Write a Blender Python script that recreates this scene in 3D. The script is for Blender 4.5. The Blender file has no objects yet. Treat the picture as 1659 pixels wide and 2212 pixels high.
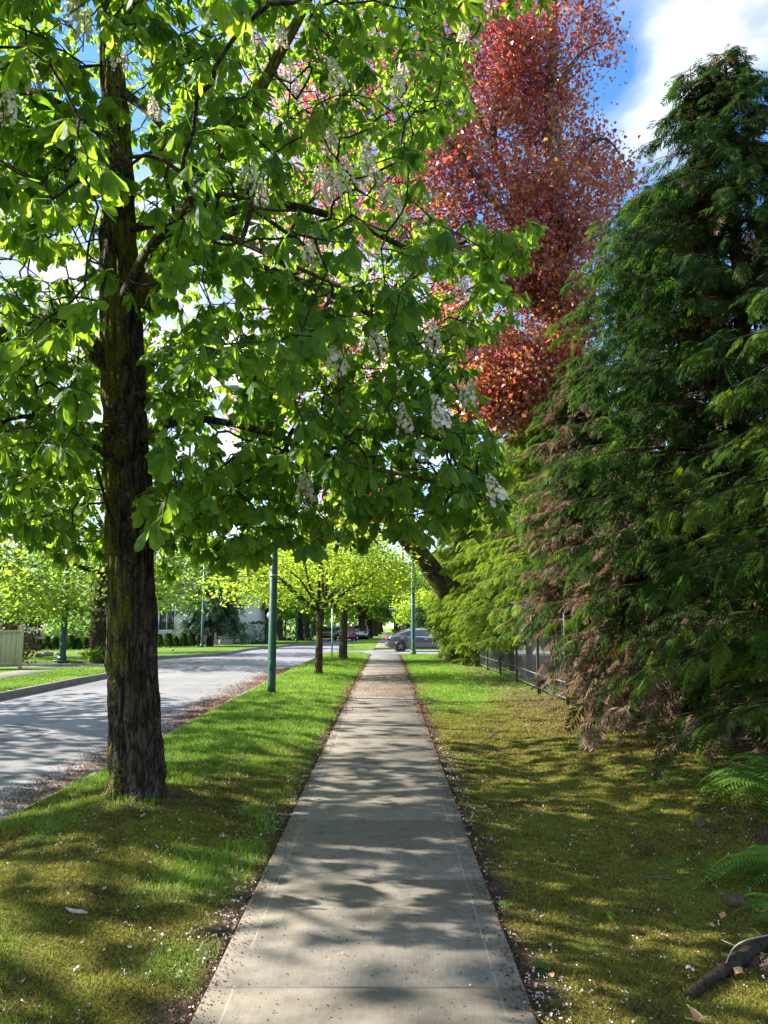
import bpy, math
import numpy as np

R = math.radians
rng = np.random.default_rng(11)
sc = bpy.context.scene
col = sc.collection

# ------------------------------------------------------------------ camera, light, sky
EYE = 1.75
PITCH = R(7.887)
YAW = R(0.226)
FPX = 1646.0                      # focal length in pixels of a 1659 x 2212 picture
cam_d = bpy.data.cameras.new('camera')
cam_d.sensor_fit = 'VERTICAL'
cam_d.sensor_height = 24.0
cam_d.lens = 24.0 * FPX / 2212.0
cam_d.clip_start = 0.05
cam_d.clip_end = 3000
cam = bpy.data.objects.new('camera', cam_d)
col.objects.link(cam)
cam.location = (0, 0, EYE)
cam.rotation_euler = (R(90) + PITCH, 0, YAW)
sc.camera = cam

SUN_EL, SUN_AZ = 35.0, -79.0      # azimuth clockwise from +Y
sd = np.array([math.sin(R(SUN_AZ)) * math.cos(R(SUN_EL)), math.cos(R(SUN_AZ)) * math.cos(R(SUN_EL)), math.sin(R(SUN_EL))])
sun_d = bpy.data.lights.new('sun', 'SUN')
sun_d.energy = 5.5
sun_d.angle = R(0.5)
sun_d.color = (1.0, 0.94, 0.85)
sun = bpy.data.objects.new('sun', sun_d)
col.objects.link(sun)
from mathutils import Vector
sun.rotation_euler = Vector(-sd).to_track_quat('-Z', 'Y').to_euler()

sc.view_settings.view_transform = 'Standard'
sc.view_settings.look = 'None'
sc.view_settings.gamma = 1
sc.view_settings.use_curve_mapping = False
sc.view_settings.exposure = 1.65
sc.cycles.max_bounces = 10
sc.cycles.diffuse_bounces = 7
sc.cycles.transmission_bounces = 6
sc.cycles.transparent_max_bounces = 8
sc.cycles.sample_clamp_indirect = 6.0
sc.cycles.use_denoising = True


def raydir(px, py):
    u = (px - 829.5) / FPX
    v = (1106.0 - py) / FPX
    cp, sp = math.cos(PITCH), math.sin(PITCH)
    dx, dy, dz = u, cp - v * sp, sp + v * cp
    c, s = math.cos(YAW), math.sin(YAW)
    return np.array([dx * c - dy * s, dx * s + dy * c, dz])


def at(px, py, Y):
    d = raydir(px, py)
    return d * (Y / d[1]) + np.array([0, 0, EYE])


def project(P):
    P = np.asarray(P, float).reshape(-1, 3) - np.array([0, 0, EYE])
    c, s = math.cos(-YAW), math.sin(-YAW)
    x = P[:, 0] * c - P[:, 1] * s
    y = P[:, 0] * s + P[:, 1] * c
    z = P[:, 2]
    cp, sp = math.cos(PITCH), math.sin(PITCH)
    d = y * cp + z * sp
    v = -y * sp + z * cp
    dd = np.where(d > 0.1, d, 0.1)
    return np.where(d > 0.1, 829.5 + FPX * x / dd, 1e6), np.where(d > 0.1, 1106 - FPX * v / dd, 1e6), d


# ------------------------------------------------------------------ node helpers
class NT:
    def __init__(self, nt):
        self.nt = nt

    def __call__(self, typ, props=None, **ins):
        n = self.nt.nodes.new('ShaderNode' + typ)
        for k, v in (props or {}).items():
            setattr(n, k, v)
        for k, v in ins.items():
            key = int(k[1:]) if k[0] == '_' and k[1:].isdigit() else k.replace('_', ' ')
            s = n.inputs[key]
            if isinstance(v, bpy.types.NodeSocket):
                self.nt.links.new(v, s)
            else:
                s.default_value = v
        return n

    def math(self, op, a, b=0.5, c=None, clamp=False):
        n = self('Math', {'operation': op, 'use_clamp': clamp}, _0=a, _1=b)
        if c is not None:
            if isinstance(c, bpy.types.NodeSocket):
                self.nt.links.new(c, n.inputs[2])
            else:
                n.inputs[2].default_value = c
        return n.outputs[0]

    def vmath(self, op, a, b):
        n = self('VectorMath', {'operation': op}, _0=a, _1=b)
        return n.outputs['Value'] if op in ('DOT_PRODUCT', 'LENGTH', 'DISTANCE') else n.outputs['Vector']

    def ramp(self, fac, stops, interp='LINEAR'):
        n = self('ValToRGB', None, Fac=fac)
        cr = n.color_ramp
        cr.interpolation = interp
        while len(cr.elements) < len(stops):
            cr.elements.new(0.5)
        for e, (p, c) in zip(cr.elements, stops):
            e.position = p
            e.color = tuple(c) + (1,) if not np.isscalar(c) else (c, c, c, 1)
        return n.outputs[0]

    def mix(self, fac, a, b, blend='MIX'):
        n = self('Mix', {'data_type': 'RGBA', 'blend_type': blend})
        for i, v in ((0, fac), (6, a), (7, b)):
            if isinstance(v, bpy.types.NodeSocket):
                self.nt.links.new(v, n.inputs[i])
            else:
                n.inputs[i].default_value = v if np.isscalar(v) else (tuple(v) + (1,) if len(v) == 3 else v)
        return n.outputs[2]

    def noise(self, vec, scale, detail=4, rough=0.55, dist=0.0):
        return self('TexNoise', None, Vector=vec, Scale=scale, Detail=detail, Roughness=rough, Distortion=dist).outputs[0]

    def attr(self, name):
        return self('Attribute', {'attribute_name': name})

    def pos(self):
        return self('NewGeometry').outputs['Position']

    def bump(self, h, strength, dist, normal=None):
        n = self('Bump', None, Height=h, Strength=strength, Distance=dist)
        return n.outputs[0]


def newmat(name):
    m = bpy.data.materials.new(name)
    m.use_nodes = True
    m.node_tree.nodes.clear()
    N = NT(m.node_tree)
    out = N('OutputMaterial')
    return m, N, out


def finish(N, out, shader):
    N.nt.links.new(shader, out.inputs['Surface'])


# ------------------------------------------------------------------ world
w = bpy.data.worlds.new('World')
sc.world = w
w.use_nodes = True
w.node_tree.nodes.clear()
N = NT(w.node_tree)
wo = N('OutputWorld')
sky = N('TexSky', {'sky_type': 'NISHITA', 'sun_disc': False, 'sun_elevation': R(SUN_EL), 'sun_rotation': R(SUN_AZ % 360),
                   'altitude': 80, 'air_density': 1.0, 'dust_density': 0.4, 'ozone_density': 2.0})
skyc = N('HueSaturation', None, Saturation=1.25, Value=1.0, Color=sky.outputs[0]).outputs[0]
dirv = N('TexCoord').outputs['Generated']
dz = N('SeparateXYZ', None, Vector=dirv).outputs[2]
den = N.math('ADD', N.math('MAXIMUM', dz, 0.0), 0.25)
flat = N('VectorMath', {'operation': 'SCALE'}, Vector=dirv)
N.nt.links.new(N.math('DIVIDE', 1.0, den), flat.inputs['Scale'])
cl = N.noise(flat.outputs[0], 2.3, 9, 0.58, 0.35)


def lobe(px, py, k):
    d = raydir(px, py)
    d = d / np.linalg.norm(d)
    t = N.vmath('DOT_PRODUCT', dirv, tuple(d))
    return N.math('POWER', N.math('MAXIMUM', t, 0.0), k)


bias = N.math('MULTIPLY', lobe(1520, 40, 300), 0.30)
bias = N.math('ADD', bias, N.math('MULTIPLY', lobe(1430, 330, 420), 0.22))
bias = N.math('ADD', bias, N.math('MULTIPLY', lobe(60, 640, 60), 0.45))
bias = N.math('ADD', bias, N.math('MULTIPLY', lobe(500, 760, 60), 0.35))
bias = N.math('ADD', bias, N.math('MULTIPLY', lobe(1660, 60, 500), 0.25))
bias = N.math('SUBTRACT', bias, N.math('MULTIPLY', lobe(1320, 130, 900), 0.30))
bias = N.math('SUBTRACT', bias, N.math('MULTIPLY', lobe(1640, 260, 700), 0.30))
bias = N.math('SUBTRACT', bias, N.math('MULTIPLY', lobe(950, 380, 120), 0.22))
bias = N.math('SUBTRACT', bias, N.math('MULTIPLY', lobe(180, 330, 300), 0.25))
fwd = N.vmath('DOT_PRODUCT', dirv, (0.0, 0.94, 0.34))
behind = N.ramp(fwd, [(0.35, 1.0), (0.70, 0.0)])
bias = N.math('ADD', bias, N.math('MULTIPLY', behind, 0.16))  # more cloud outside the view, added to whiten and brighten the ambient light
cm = N.ramp(N.math('ADD', cl, bias), [(0.48, 0.0), (0.60, 0.2), (0.73, 0.58), (0.95, 1.0)])
cloudcol = N.ramp(cl, [(0.40, (2.5, 2.65, 3.0)), (0.70, (6.8, 6.7, 6.5))])
skymix = N.mix(cm, skyc, cloudcol)
bg = N('Background', None, Color=skymix, Strength=0.115)
N.nt.links.new(bg.outputs[0], wo.inputs[0])


# ------------------------------------------------------------------ mesh helpers
def mk(name, V, F, mat, parent=None, attrs=None, smooth=False, midx=None, loc=None):
    me = bpy.data.meshes.new(name)
    V = np.ascontiguousarray(np.asarray(V, np.float32).reshape(-1, 3))
    if not isinstance(F, list):
        F = [F]
    F = [np.asarray(f, np.int32) for f in F if len(f)]
    loops = np.concatenate([f.ravel() for f in F])
    tot = np.concatenate([np.full(len(f), f.shape[1], np.int32) for f in F])
    start = np.concatenate([[0], np.cumsum(tot)[:-1]]).astype(np.int32)
    me.vertices.add(len(V))
    me.vertices.foreach_set('co', V.ravel())
    me.loops.add(len(loops))
    me.loops.foreach_set('vertex_index', loops)
    me.polygons.add(len(tot))
    me.polygons.foreach_set('loop_start', start)
    if smooth:
        me.polygons.foreach_set('use_smooth', np.ones(len(tot), bool))
    mats = mat if isinstance(mat, list) else [mat]
    for m in mats:
        me.materials.append(m)
    if midx is not None:
        me.polygons.foreach_set('material_index', np.asarray(midx, np.int32))
    me.update(calc_edges=True)
    for k, a in (attrs or {}).items():
        a = np.asarray(a, np.float32)
        if a.ndim == 1:
            me.attributes.new(k, 'FLOAT', 'POINT').data.foreach_set('value', a)
        else:
            me.attributes.new(k, 'FLOAT_VECTOR', 'POINT').data.foreach_set('vector', np.ascontiguousarray(a).ravel())
    o = bpy.data.objects.new(name, me)
    col.objects.link(o)
    if parent is not None:
        o.parent = parent
    if loc is not None:
        o.location = tuple(float(c) for c in loc)
    return o


def tag(o, label=None, cat=None, group=None, kind=None):
    for k, v in (('label', label), ('category', cat), ('group', group), ('kind', kind)):
        if v:
            o[k] = v
    return o


def thing(name, loc, label, cat, group=None, rz=0.0):
    o = bpy.data.objects.new(name, None)
    o.empty_display_size = 0.2
    col.objects.link(o)
    o.location = tuple(float(c) for c in loc)
    o.rotation_euler = (0, 0, rz)
    return tag(o, label, cat, group)


def copy_thing(root, loc, rz=0.0, label=None, scale=None):
    r = root.copy()
    col.objects.link(r)
    r.location = tuple(float(c) for c in loc)
    r.rotation_euler = (0, 0, rz)
    if scale is not None:
        r.scale = (scale,) * 3 if np.isscalar(scale) else scale
    if label:
        r['label'] = label
    for ch in list(root.children):
        c = ch.copy()
        col.objects.link(c)
        c.parent = r
        for g in list(ch.children):
            d = g.copy()
            col.objects.link(d)
            d.parent = c
    return r


class MB:
    """collects shapes and links them as one mesh object"""
    def __init__(self):
        self.V, self.Q, self.T, self.n = [], [], [], 0
        self.A = []

    def add(self, V, Q=None, T=None, a=0.0):
        V = np.asarray(V, float).reshape(-1, 3)
        self.V.append(V)
        self.A.append(np.full(len(V), a) if np.isscalar(a) else np.asarray(a, float))
        if Q is not None and len(Q):
            self.Q.append(np.asarray(Q, int) + self.n)
        if T is not None and len(T):
            self.T.append(np.asarray(T, int) + self.n)
        self.n += len(V)

    def box(self, c, s, rz=0.0, bev=0.0, a=0.0):
        x, y, z = [v / 2 for v in s]
        if bev <= 0:
            P = np.array([(-x, -y, -z), (x, -y, -z), (x, y, -z), (-x, y, -z), (-x, -y, z), (x, -y, z), (x, y, z), (-x, y, z)])
            Q = [(0, 3, 2, 1), (4, 5, 6, 7), (0, 1, 5, 4), (1, 2, 6, 5), (2, 3, 7, 6), (3, 0, 4, 7)]
        else:
            b = min(bev, x * .9, y * .9, z * .9)
            P, Q = [], []
            lay = [(-z, b), (-z + b, 0), (z - b, 0), (z, b)]
            for zz, i in lay:
                for (sx, sy) in ((-1, -1), (1, -1), (1, 1), (-1, 1)):
                    if i:
                        P.append((sx * (x - b), sy * (y - b), zz))
                        P.append((sx * (x - b), sy * (y - b), zz))
                    else:
                        if sx * sy > 0:
                            P.append((sx * x, sy * (y - b), zz)); P.append((sx * (x - b), sy * y, zz))
                        else:
                            P.append((sx * (x - b), sy * y, zz)); P.append((sx * x, sy * (y - b), zz))
                        if (sx, sy) in ((-1, -1), (1, 1)):
                            P[-1], P[-2] = P[-1], P[-2]
            P = np.array(P)
            for L in range(3):
                for k in range(8):
                    k2 = (k + 1) % 8
                    Q.append((L * 8 + k, L * 8 + k2, L * 8 + 8 + k2, L * 8 + 8 + k))
            Q.append((24, 26, 28, 30)); Q.append((6, 4, 2, 0))
        cr, sr = math.cos(rz), math.sin(rz)
        P = np.stack([P[:, 0] * cr - P[:, 1] * sr + c[0], P[:, 0] * sr + P[:, 1] * cr + c[1], P[:, 2] + c[2]], 1)
        self.add(P, Q, a=a)

    def tube(self, P, r, n=8, cap=True, a=0.0):
        P = np.asarray(P, float)
        r = np.broadcast_to(np.asarray(r, float), (len(P),))
        V, Q = tube_np(P, r, n)
        base = self.n
        self.add(V, Q, a=a)
        if cap:
            self.V.append(P[[0, -1]]); self.A.append(np.full(2, a) if np.isscalar(a) else np.zeros(2))
            k = np.arange(n)
            m = (len(P) - 1) * n
            self.T.append(np.stack([np.full(n, self.n), base + (k + 1) % n, base + k], 1))
            self.T.append(np.stack([np.full(n, self.n + 1), base + m + k, base + m + (k + 1) % n], 1))
            self.n += 2

    def build(self, name, mat, parent=None, smooth=False, loc=None, attr=None, shift=None):
        V = np.concatenate(self.V)
        if shift is not None:
            V = V - np.asarray(shift)
        F = []
        if self.Q:
            F.append(np.concatenate(self.Q))
        if self.T:
            F.append(np.concatenate(self.T))
        return mk(name, V, F, mat, parent, {attr: np.concatenate(self.A)} if attr else None, smooth, loc=loc)


def tube_np(P, r, n):
    m = len(P)
    T = np.gradient(P, axis=0)
    T /= np.linalg.norm(T, axis=1)[:, None] + 1e-9
    u = np.cross(T[0], (0, 1, 0) if abs(T[0][1]) < .9 else (1, 0, 0))
    u /= np.linalg.norm(u)
    U = np.zeros((m, 3))
    for i in range(m):
        u = u - T[i] * u.dot(T[i])
        u /= np.linalg.norm(u) + 1e-9
        U[i] = u
    W = np.cross(T, U)
    th = np.arange(n) * 2 * math.pi / n
    V = P[:, None, :] + r[:, None, None] * (np.cos(th)[None, :, None] * U[:, None, :] + np.sin(th)[None, :, None] * W[:, None, :])
    k = np.arange(n)
    Q = []
    for i in range(m - 1):
        Q.append(np.stack([i * n + k, i * n + (k + 1) % n, (i + 1) * n + (k + 1) % n, (i + 1) * n + k], 1))
    return V.reshape(-1, 3), np.concatenate(Q)


def resample(P, r, step):
    P = np.asarray(P, float)
    r = np.asarray(r, float)
    # Catmull-Rom through the given points
    Pe = np.vstack([2 * P[0] - P[1], P, 2 * P[-1] - P[-2]])
    out, rad = [], []
    for i in range(len(P) - 1):
        p0, p1, p2, p3 = Pe[i:i + 4]
        k = max(1, int(np.linalg.norm(p2 - p1) / step))
        for j in range(k):
            t = j / k
            out.append(0.5 * ((2 * p1) + (-p0 + p2) * t + (2 * p0 - 5 * p1 + 4 * p2 - p3) * t * t + (-p0 + 3 * p1 - 3 * p2 + p3) * t ** 3))
            rad.append(r[i] * (1 - t) + r[i + 1] * t)
    out.append(P[-1]); rad.append(r[-1])
    return np.array(out), np.array(rad)


def frames(D, U):
    D = D / (np.linalg.norm(D, axis=1)[:, None] + 1e-9)
    S = np.cross(U, D)
    S /= np.linalg.norm(S, axis=1)[:, None] + 1e-9
    return np.stack([D, S, np.cross(D, S)], 2)      # columns: axis, side, normal


def instance(TV, TQ, pos, M, s):
    n, k = len(pos), len(TV)
    V = np.einsum('nij,kj->nki', M, TV) * np.asarray(s).reshape(-1, 1, 1) + pos[:, None, :]
    Q = (TQ[None] + (np.arange(n) * k)[:, None, None]).reshape(-1, TQ.shape[1])
    return V.reshape(-1, 3), Q


def rdir(n, g=rng):
    v = g.normal(size=(n, 3))
    return v / np.linalg.norm(v, axis=1)[:, None]


def _hash(ix, iy, iz, seed):
    h = (ix.astype(np.int64) * 374761393 + iy.astype(np.int64) * 668265263 + iz.astype(np.int64) * 2147483647 + seed * 1274126177) & 0xffffffff
    h = ((h ^ (h >> 13)) * 1274126177) & 0xffffffff
    return ((h ^ (h >> 16)) & 0xffff) / 65535.0


def noise(x, y, z=0.0, seed=0):
    x, y, z = np.broadcast_arrays(np.asarray(x, float), np.asarray(y, float), np.asarray(z, float))
    ix, iy, iz = np.floor(x), np.floor(y), np.floor(z)
    fx, fy, fz = x - ix, y - iy, z - iz
    fx, fy, fz = [f * f * (3 - 2 * f) for f in (fx, fy, fz)]
    r = 0
    for a in (0, 1):
        for b in (0, 1):
            for c in (0, 1):
                r = r + _hash(ix + a, iy + b, iz + c, seed) * (fx if a else 1 - fx) * (fy if b else 1 - fy) * (fz if c else 1 - fz)
    return r


def sstep(a, b, x):
    t = np.clip((x - a) / (b - a), 0, 1)
    return t * t * (3 - 2 * t)


# ------------------------------------------------------------------ terrain
KERB_R, KERB_L = -3.35, -9.05
SW_L, SW_R = -0.85, 0.65
CS0, CS1 = 41.9, 52.4              # the cross street on the right
LN0, LN1 = 28.3, 32.8              # the lane on the left


def kl(Y):
    return np.interp(Y, [0, LN0 - .2, LN1 + .1, 38, 43.5, 53, 74, 120], [KERB_L, KERB_L, -12.3, -11.7, -9.3, -9.6, -7.0, -6.8])


def gz(Y):
    return -0.0125 * 3 * np.logaddexp(0, (np.asarray(Y, float) - 26) / 3)


def in_road(X, Y):
    main = (X > kl(Y) + 0.02) & (X < KERB_R - 0.02)
    cross = (X >= KERB_R - 0.02) & (Y > CS0 - .05) & (Y < CS1 + .05)
    lane = (X <= kl(Y) + 0.02) & (Y > LN0 - .05) & (Y < LN1 + .05)
    return main | cross | lane


def verge_h(X, Y):
    z = 0.0 * X
    t = np.clip((X - KERB_R) / (SW_L - KERB_R), 0, 1)
    z = z + 0.09 * np.sin(math.pi * t) * (Y < CS0)
    z = z + 0.10 * np.exp(-(((X + 2.3) / .75) ** 2 + ((Y - 7.1) / .75) ** 2))
    nearw = 1 - sstep(13, 22, Y)
    z = z + np.where(X > SW_R, nearw * (0.22 * sstep(2.0, 5.0, X) - 0.05 * np.exp(-((X - 1.7) / .7) ** 2)), 0)
    n = (noise(X * 1.3, Y * 1.3, 0, 3) - .5) * 0.05 + (noise(X * 4, Y * 4, 0, 4) - .5) * 0.022 + (noise(X * 9, Y * 9, 0, 5) - .5) * 0.024
    m = np.clip(np.minimum(np.abs(X - SW_L), np.abs(X - SW_R)) / .3, 0, 1) * np.clip((X - KERB_R) / .3, 0.2, 1)
    return z + n * m * ((X > SW_R) | (X < SW_L))


def H(X, Y):
    X = np.asarray(X, float); Y = np.asarray(Y, float)
    z = gz(Y) + verge_h(X, Y)
    z = np.where(in_road(X, Y), gz(Y) - 0.24, z)
    return np.where((X > SW_L) & (X < SW_R) & ~in_road(X, Y), gz(Y) - 0.03, z)


def G(px, py, dz=0.0):
    Y = 10.0
    for _ in range(60):
        d = raydir(px, py)
        X = d[0] / d[1] * Y
        z = float(H(X, Y)) + dz
        Y2 = (z - EYE) / (d[2] / d[1])
        Y = .5 * Y + .5 * min(max(Y2, 1), 400)
    return np.array([d[0] / d[1] * Y, Y, float(H(d[0] / d[1] * Y, Y))])


xs = np.unique(np.round(np.concatenate([
    [-420, -250, -150, -100, -70, -50, -40, -32, -26, -22], np.arange(-19, -12.5, .7), np.arange(-12.4, -6.6, .12), [KERB_L - .06, KERB_L + .06], np.arange(-8.6, -3.6, .8),
    [KERB_R - .06, KERB_R + .06], np.arange(-3.2, SW_L - .04, .055), [SW_L - .01, SW_L + .01], np.arange(-.6, .6, .3), [SW_R - .01, SW_R + .01],
    np.arange(SW_R + .06, 4.5, .055), np.arange(4.6, 9, .4), [10, 12, 15, 20, 26, 34, 45, 60, 90, 150, 250, 420]]), 3))
ys = np.unique(np.round(np.concatenate([
    [-60, -40, -25, -15, -10, -6, -3, -1], np.arange(0, 1.6, .2), np.arange(1.6, 9, .055), np.arange(9, 16, .1), np.arange(16, 28, .25), np.arange(28.2, 56, .4),
    [LN0 - .1, LN0, LN1, LN1 + .1, CS0 - .1, CS0, CS1, CS1 + .1], np.arange(56, 100, 2), [100, 110, 125, 150, 180, 220, 280, 360, 480, 640, 900, 1300]]), 3))
XX, YY = np.meshgrid(xs, ys)
ZZ = H(XX, YY)
nx, ny = len(xs), len(ys)
ii = (np.arange(ny - 1)[:, None] * nx + np.arange(nx - 1)[None]).ravel()
gq = np.stack([ii, ii + 1, ii + nx + 1, ii + nx], 1)
gX, gY = XX.ravel(), YY.ravel()


def lawn_mask(X, Y):
    n = noise(X * .9, Y * .9, 0, 21) * .6 + noise(X * 2.7, Y * 2.7, 0, 22) * .4
    n1 = noise(X * .55, Y * .55, 0, 23)
    left = sstep(7.0, 12.0, Y + (n - .5) * 5)
    right = sstep(12.5, 17.5, Y + (n - .5) * 5 - np.clip(X - 1.6, 0, 3) * 1.8)
    a = np.where(X < 0, left, right)
    spot = .75 * sstep(.60, .72, n) * sstep(.45, .6, n1)
    for cx_, cy_, r_ in ((-1.75, 2.75, .5), (-2.4, 3.9, .5), (-1.35, 5.4, .45), (-1.1, 4.0, .3), (-3.0, 6.4, .5)):
        spot = np.maximum(spot, .85 * np.exp(-((X - cx_) ** 2 + ((Y - cy_) * .8) ** 2) / r_ ** 2) * sstep(.3, .6, n))
    return np.clip(np.maximum(a, np.where(X < 0, spot, spot * .6)), 0, 1)


def dirt_mask(X, Y):
    n = noise(X * 3, Y * 3, 0, 31) * .6 + noise(X * 9, Y * 9, 0, 32) * .4
    d = np.minimum(np.abs(X - SW_L), np.abs(X - SW_R))
    e = sstep(.19, .0, d + (n - .5) * .36)
    hed = np.where(X > SW_R, sstep(3.5, 4.5, X + (n - .5) * 1.2), 0)
    tree = sstep(.62, .3, np.hypot(X + 2.2, Y - 7.1) + (n - .5) * .5)
    orange = np.where(X > SW_R, .8 * np.exp(-((X - 3.1) / .55) ** 2) * sstep(12, 16, Y) * sstep(32, 26, Y) * sstep(.3, .6, n), 0)
    return np.clip(np.maximum.reduce([e, hed, .6 * tree, orange]), 0, 1)


# ------------------------------------------------------------------ materials
def mat_ground():
    m, N, out = newmat('ground_moss_and_lawn')
    p = N.pos()
    lawn = N.attr('lawn').outputs['Fac']
    dirt = N.attr('dirt').outputs['Fac']
    n1 = N.noise(p, 1.6, 5, .6)
    n2 = N.noise(p, 14, 5, .65)
    n3 = N.noise(p, 70, 3, .6)
    f = N.math('ADD', N.math('MULTIPLY', n1, .5), N.math('MULTIPLY', n2, .5))
    moss = N.ramp(f, [(.30, (.055, .044, .016)), (.42, (.125, .108, .02)), (.55, (.20, .185, .028)), (.68, (.14, .18, .028))])
    grass = N.ramp(f, [(.32, (.09, .17, .022)), (.5, (.15, .26, .03)), (.66, (.23, .31, .045))])
    soil = N.ramp(n2, [(.3, (.035, .026, .018)), (.5, (.085, .062, .042)), (.7, (.17, .125, .09))])
    c = N.mix(lawn, moss, grass)
    c = N.mix(dirt, c, soil)
    c = N.mix(1.0, c, N.ramp(n3, [(.3, .35), (.52, 1.0), (.72, 1.5)]), 'MULTIPLY')
    b = N.bump(N.math('ADD', N.math('MULTIPLY', n3, .8), n2), 1.0, .06)
    bs = N('BsdfPrincipled', None, Base_Color=c, Roughness=.95, Normal=b)
    bs.inputs['Specular IOR Level'].default_value = .15
    finish(N, out, bs.outputs[0])
    return m


def mat_concrete(name='concrete', base=(.182, .16, .128), slab=None):
    m, N, out = newmat(name)
    p = N.pos()
    n1 = N.noise(p, .9, 5, .6)
    n2 = N.noise(p, 9, 6, .7)
    n3 = N.noise(p, 220, 2, .5)
    st = N('Mapping', None, Vector=p, Scale=(60, 3, 1)).outputs[0]
    n4 = N.noise(st, 1.5, 3, .6)
    f = N.math('ADD', N.math('MULTIPLY', n1, .45), N.math('MULTIPLY', n2, .55))
    c = N.ramp(f, [(.34, tuple(v * .62 for v in base)), (.5, base), (.66, tuple(v * 1.22 for v in base))])
    c = N.mix(.55, c, N.ramp(n3, [(.25, .5), (.5, 1.0), (.75, 1.4)]), 'MULTIPLY')
    c = N.mix(.35, c, N.ramp(n4, [(.3, .75), (.6, 1.1)]), 'MULTIPLY')
    h = N.math('ADD', n3, N.math('MULTIPLY', n4, .7))
    blot = N.ramp(N.noise(p, 3.3, 3, .5), [(.60, 1.0), (.68, .72)])
    c = N.mix(.8, c, blot, 'MULTIPLY')
    if slab:
        xyz = N('SeparateXYZ', None, Vector=p)
        xx = N.math('ADD', xyz.outputs[0], N.math('MULTIPLY', N.math('SUBTRACT', N.noise(p, 2.5, 2), .5), .012))
        l1 = N.math('ABSOLUTE', N.math('SUBTRACT', xx, SW_L + .13))
        l2 = N.math('ABSOLUTE', N.math('SUBTRACT', xx, SW_R - .13))
        ln = N.math('LESS_THAN', N.math('MINIMUM', l1, l2), .005)
        ln = N.math('MULTIPLY', ln, N.math('GREATER_THAN', N.noise(p, 1.1, 2), .42))
        c = N.mix(N.math('MULTIPLY', ln, .3), c, (.42, .36, .27))
    b = N.bump(h, .35, .004)
    bs = N('BsdfPrincipled', None, Base_Color=c, Roughness=.85, Normal=b)
    bs.inputs['Specular IOR Level'].default_value = .3
    finish(N, out, bs.outputs[0])
    return m


def mat_asphalt():
    m, N, out = newmat('worn_grey_asphalt')
    p = N.pos()
    n1 = N.noise(p, .35, 5, .6)
    n2 = N.noise(p, 60, 3, .7)
    n3 = N.noise(N('Mapping', None, Vector=p, Scale=(.9, .12, 1)).outputs[0], 1.0, 5, .6)
    vor = N('TexVoronoi', {'feature': 'DISTANCE_TO_EDGE'}, Vector=N.vmath('ADD', p, N('VectorMath', {'operation': 'SCALE'}, Vector=N('TexNoise', None, Vector=p, Scale=.8, Detail=4.0).outputs[1], Scale=2.2).outputs[0]), Scale=.16).outputs[0]
    crack = N.math('LESS_THAN', vor, .009)
    xw = N('SeparateXYZ', None, Vector=p).outputs[0]
    trk = N.math('MULTIPLY', N.math('SINE', N.math('MULTIPLY', xw, 4.1)), .5)
    patch = N.ramp(N.noise(N('Mapping', None, Vector=p, Scale=(.5, .16, 1)).outputs[0], 1.0, 1), [(.60, 1.0), (.615, .74)])
    f = N.math('ADD', N.math('MULTIPLY', n1, .5), N.math('MULTIPLY', n3, .5))
    c = N.ramp(f, [(.35, (.155, .152, .158)), (.5, (.205, .20, .203)), (.65, (.27, .262, .26))])
    c = N.mix(.7, c, N.ramp(n2, [(.3, .55), (.5, 1.0), (.72, 1.5)]), 'MULTIPLY')
    c = N.mix(.16, c, N.ramp(trk, [(0, .6), (.5, 1.2)]), 'MULTIPLY')
    c = N.mix(.8, c, patch, 'MULTIPLY')
    c = N.mix(N.math('MULTIPLY', crack, .8), c, (.05, .05, .05))
    bs = N('BsdfPrincipled', None, Base_Color=c, Roughness=.75, Normal=N.bump(n2, .5, .006))
    bs.inputs['Specular IOR Level'].default_value = .35
    finish(N, out, bs.outputs[0])
    return m


def mat_leaf(name, refl, trans, tfac=.5, rough=.42, spec=.4, vein=False):
    m, N, out = newmat(name)
    t = N.attr('tint').outputs['Fac']
    base = N.ramp(t, refl)
    tr = N.ramp(t, trans)
    nrm = None
    if vein:
        uv = N('SeparateXYZ', None, Vector=N.attr('uvp').outputs['Vector'])
        tt, ss = uv.outputs[0], N.math('ABSOLUTE', uv.outputs[1])
        ph = N.math('SUBTRACT', N.math('MULTIPLY', tt, 16.0), N.math('MULTIPLY', ss, 5.0))
        wv = N.math('SINE', N.math('MULTIPLY', ph, 6.283))
        lat = N.math('GREATER_THAN', wv, .72)
        mid = N.math('LESS_THAN', ss, .07)
        v = N.math('MAXIMUM', mid, N.math('MULTIPLY', lat, .6))
        tr = N.mix(N.math('MULTIPLY', v, .5), tr, (.06, .14, .01))
        base = N.mix(N.math('MULTIPLY', v, .35), base, (.10, .17, .05))
        nrm = N.bump(wv, .5, .004)
    bs = N('BsdfPrincipled', None, Base_Color=base, Roughness=rough)
    bs.inputs['Specular IOR Level'].default_value = spec
    if nrm:
        N.nt.links.new(nrm, bs.inputs['Normal'])
    tl = N('BsdfTranslucent', None, Color=tr)
    mx = N('MixShader', None, _0=tfac, _1=bs.outputs[0], _2=tl.outputs[0])
    finish(N, out, mx.outputs[0])
    return m


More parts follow.
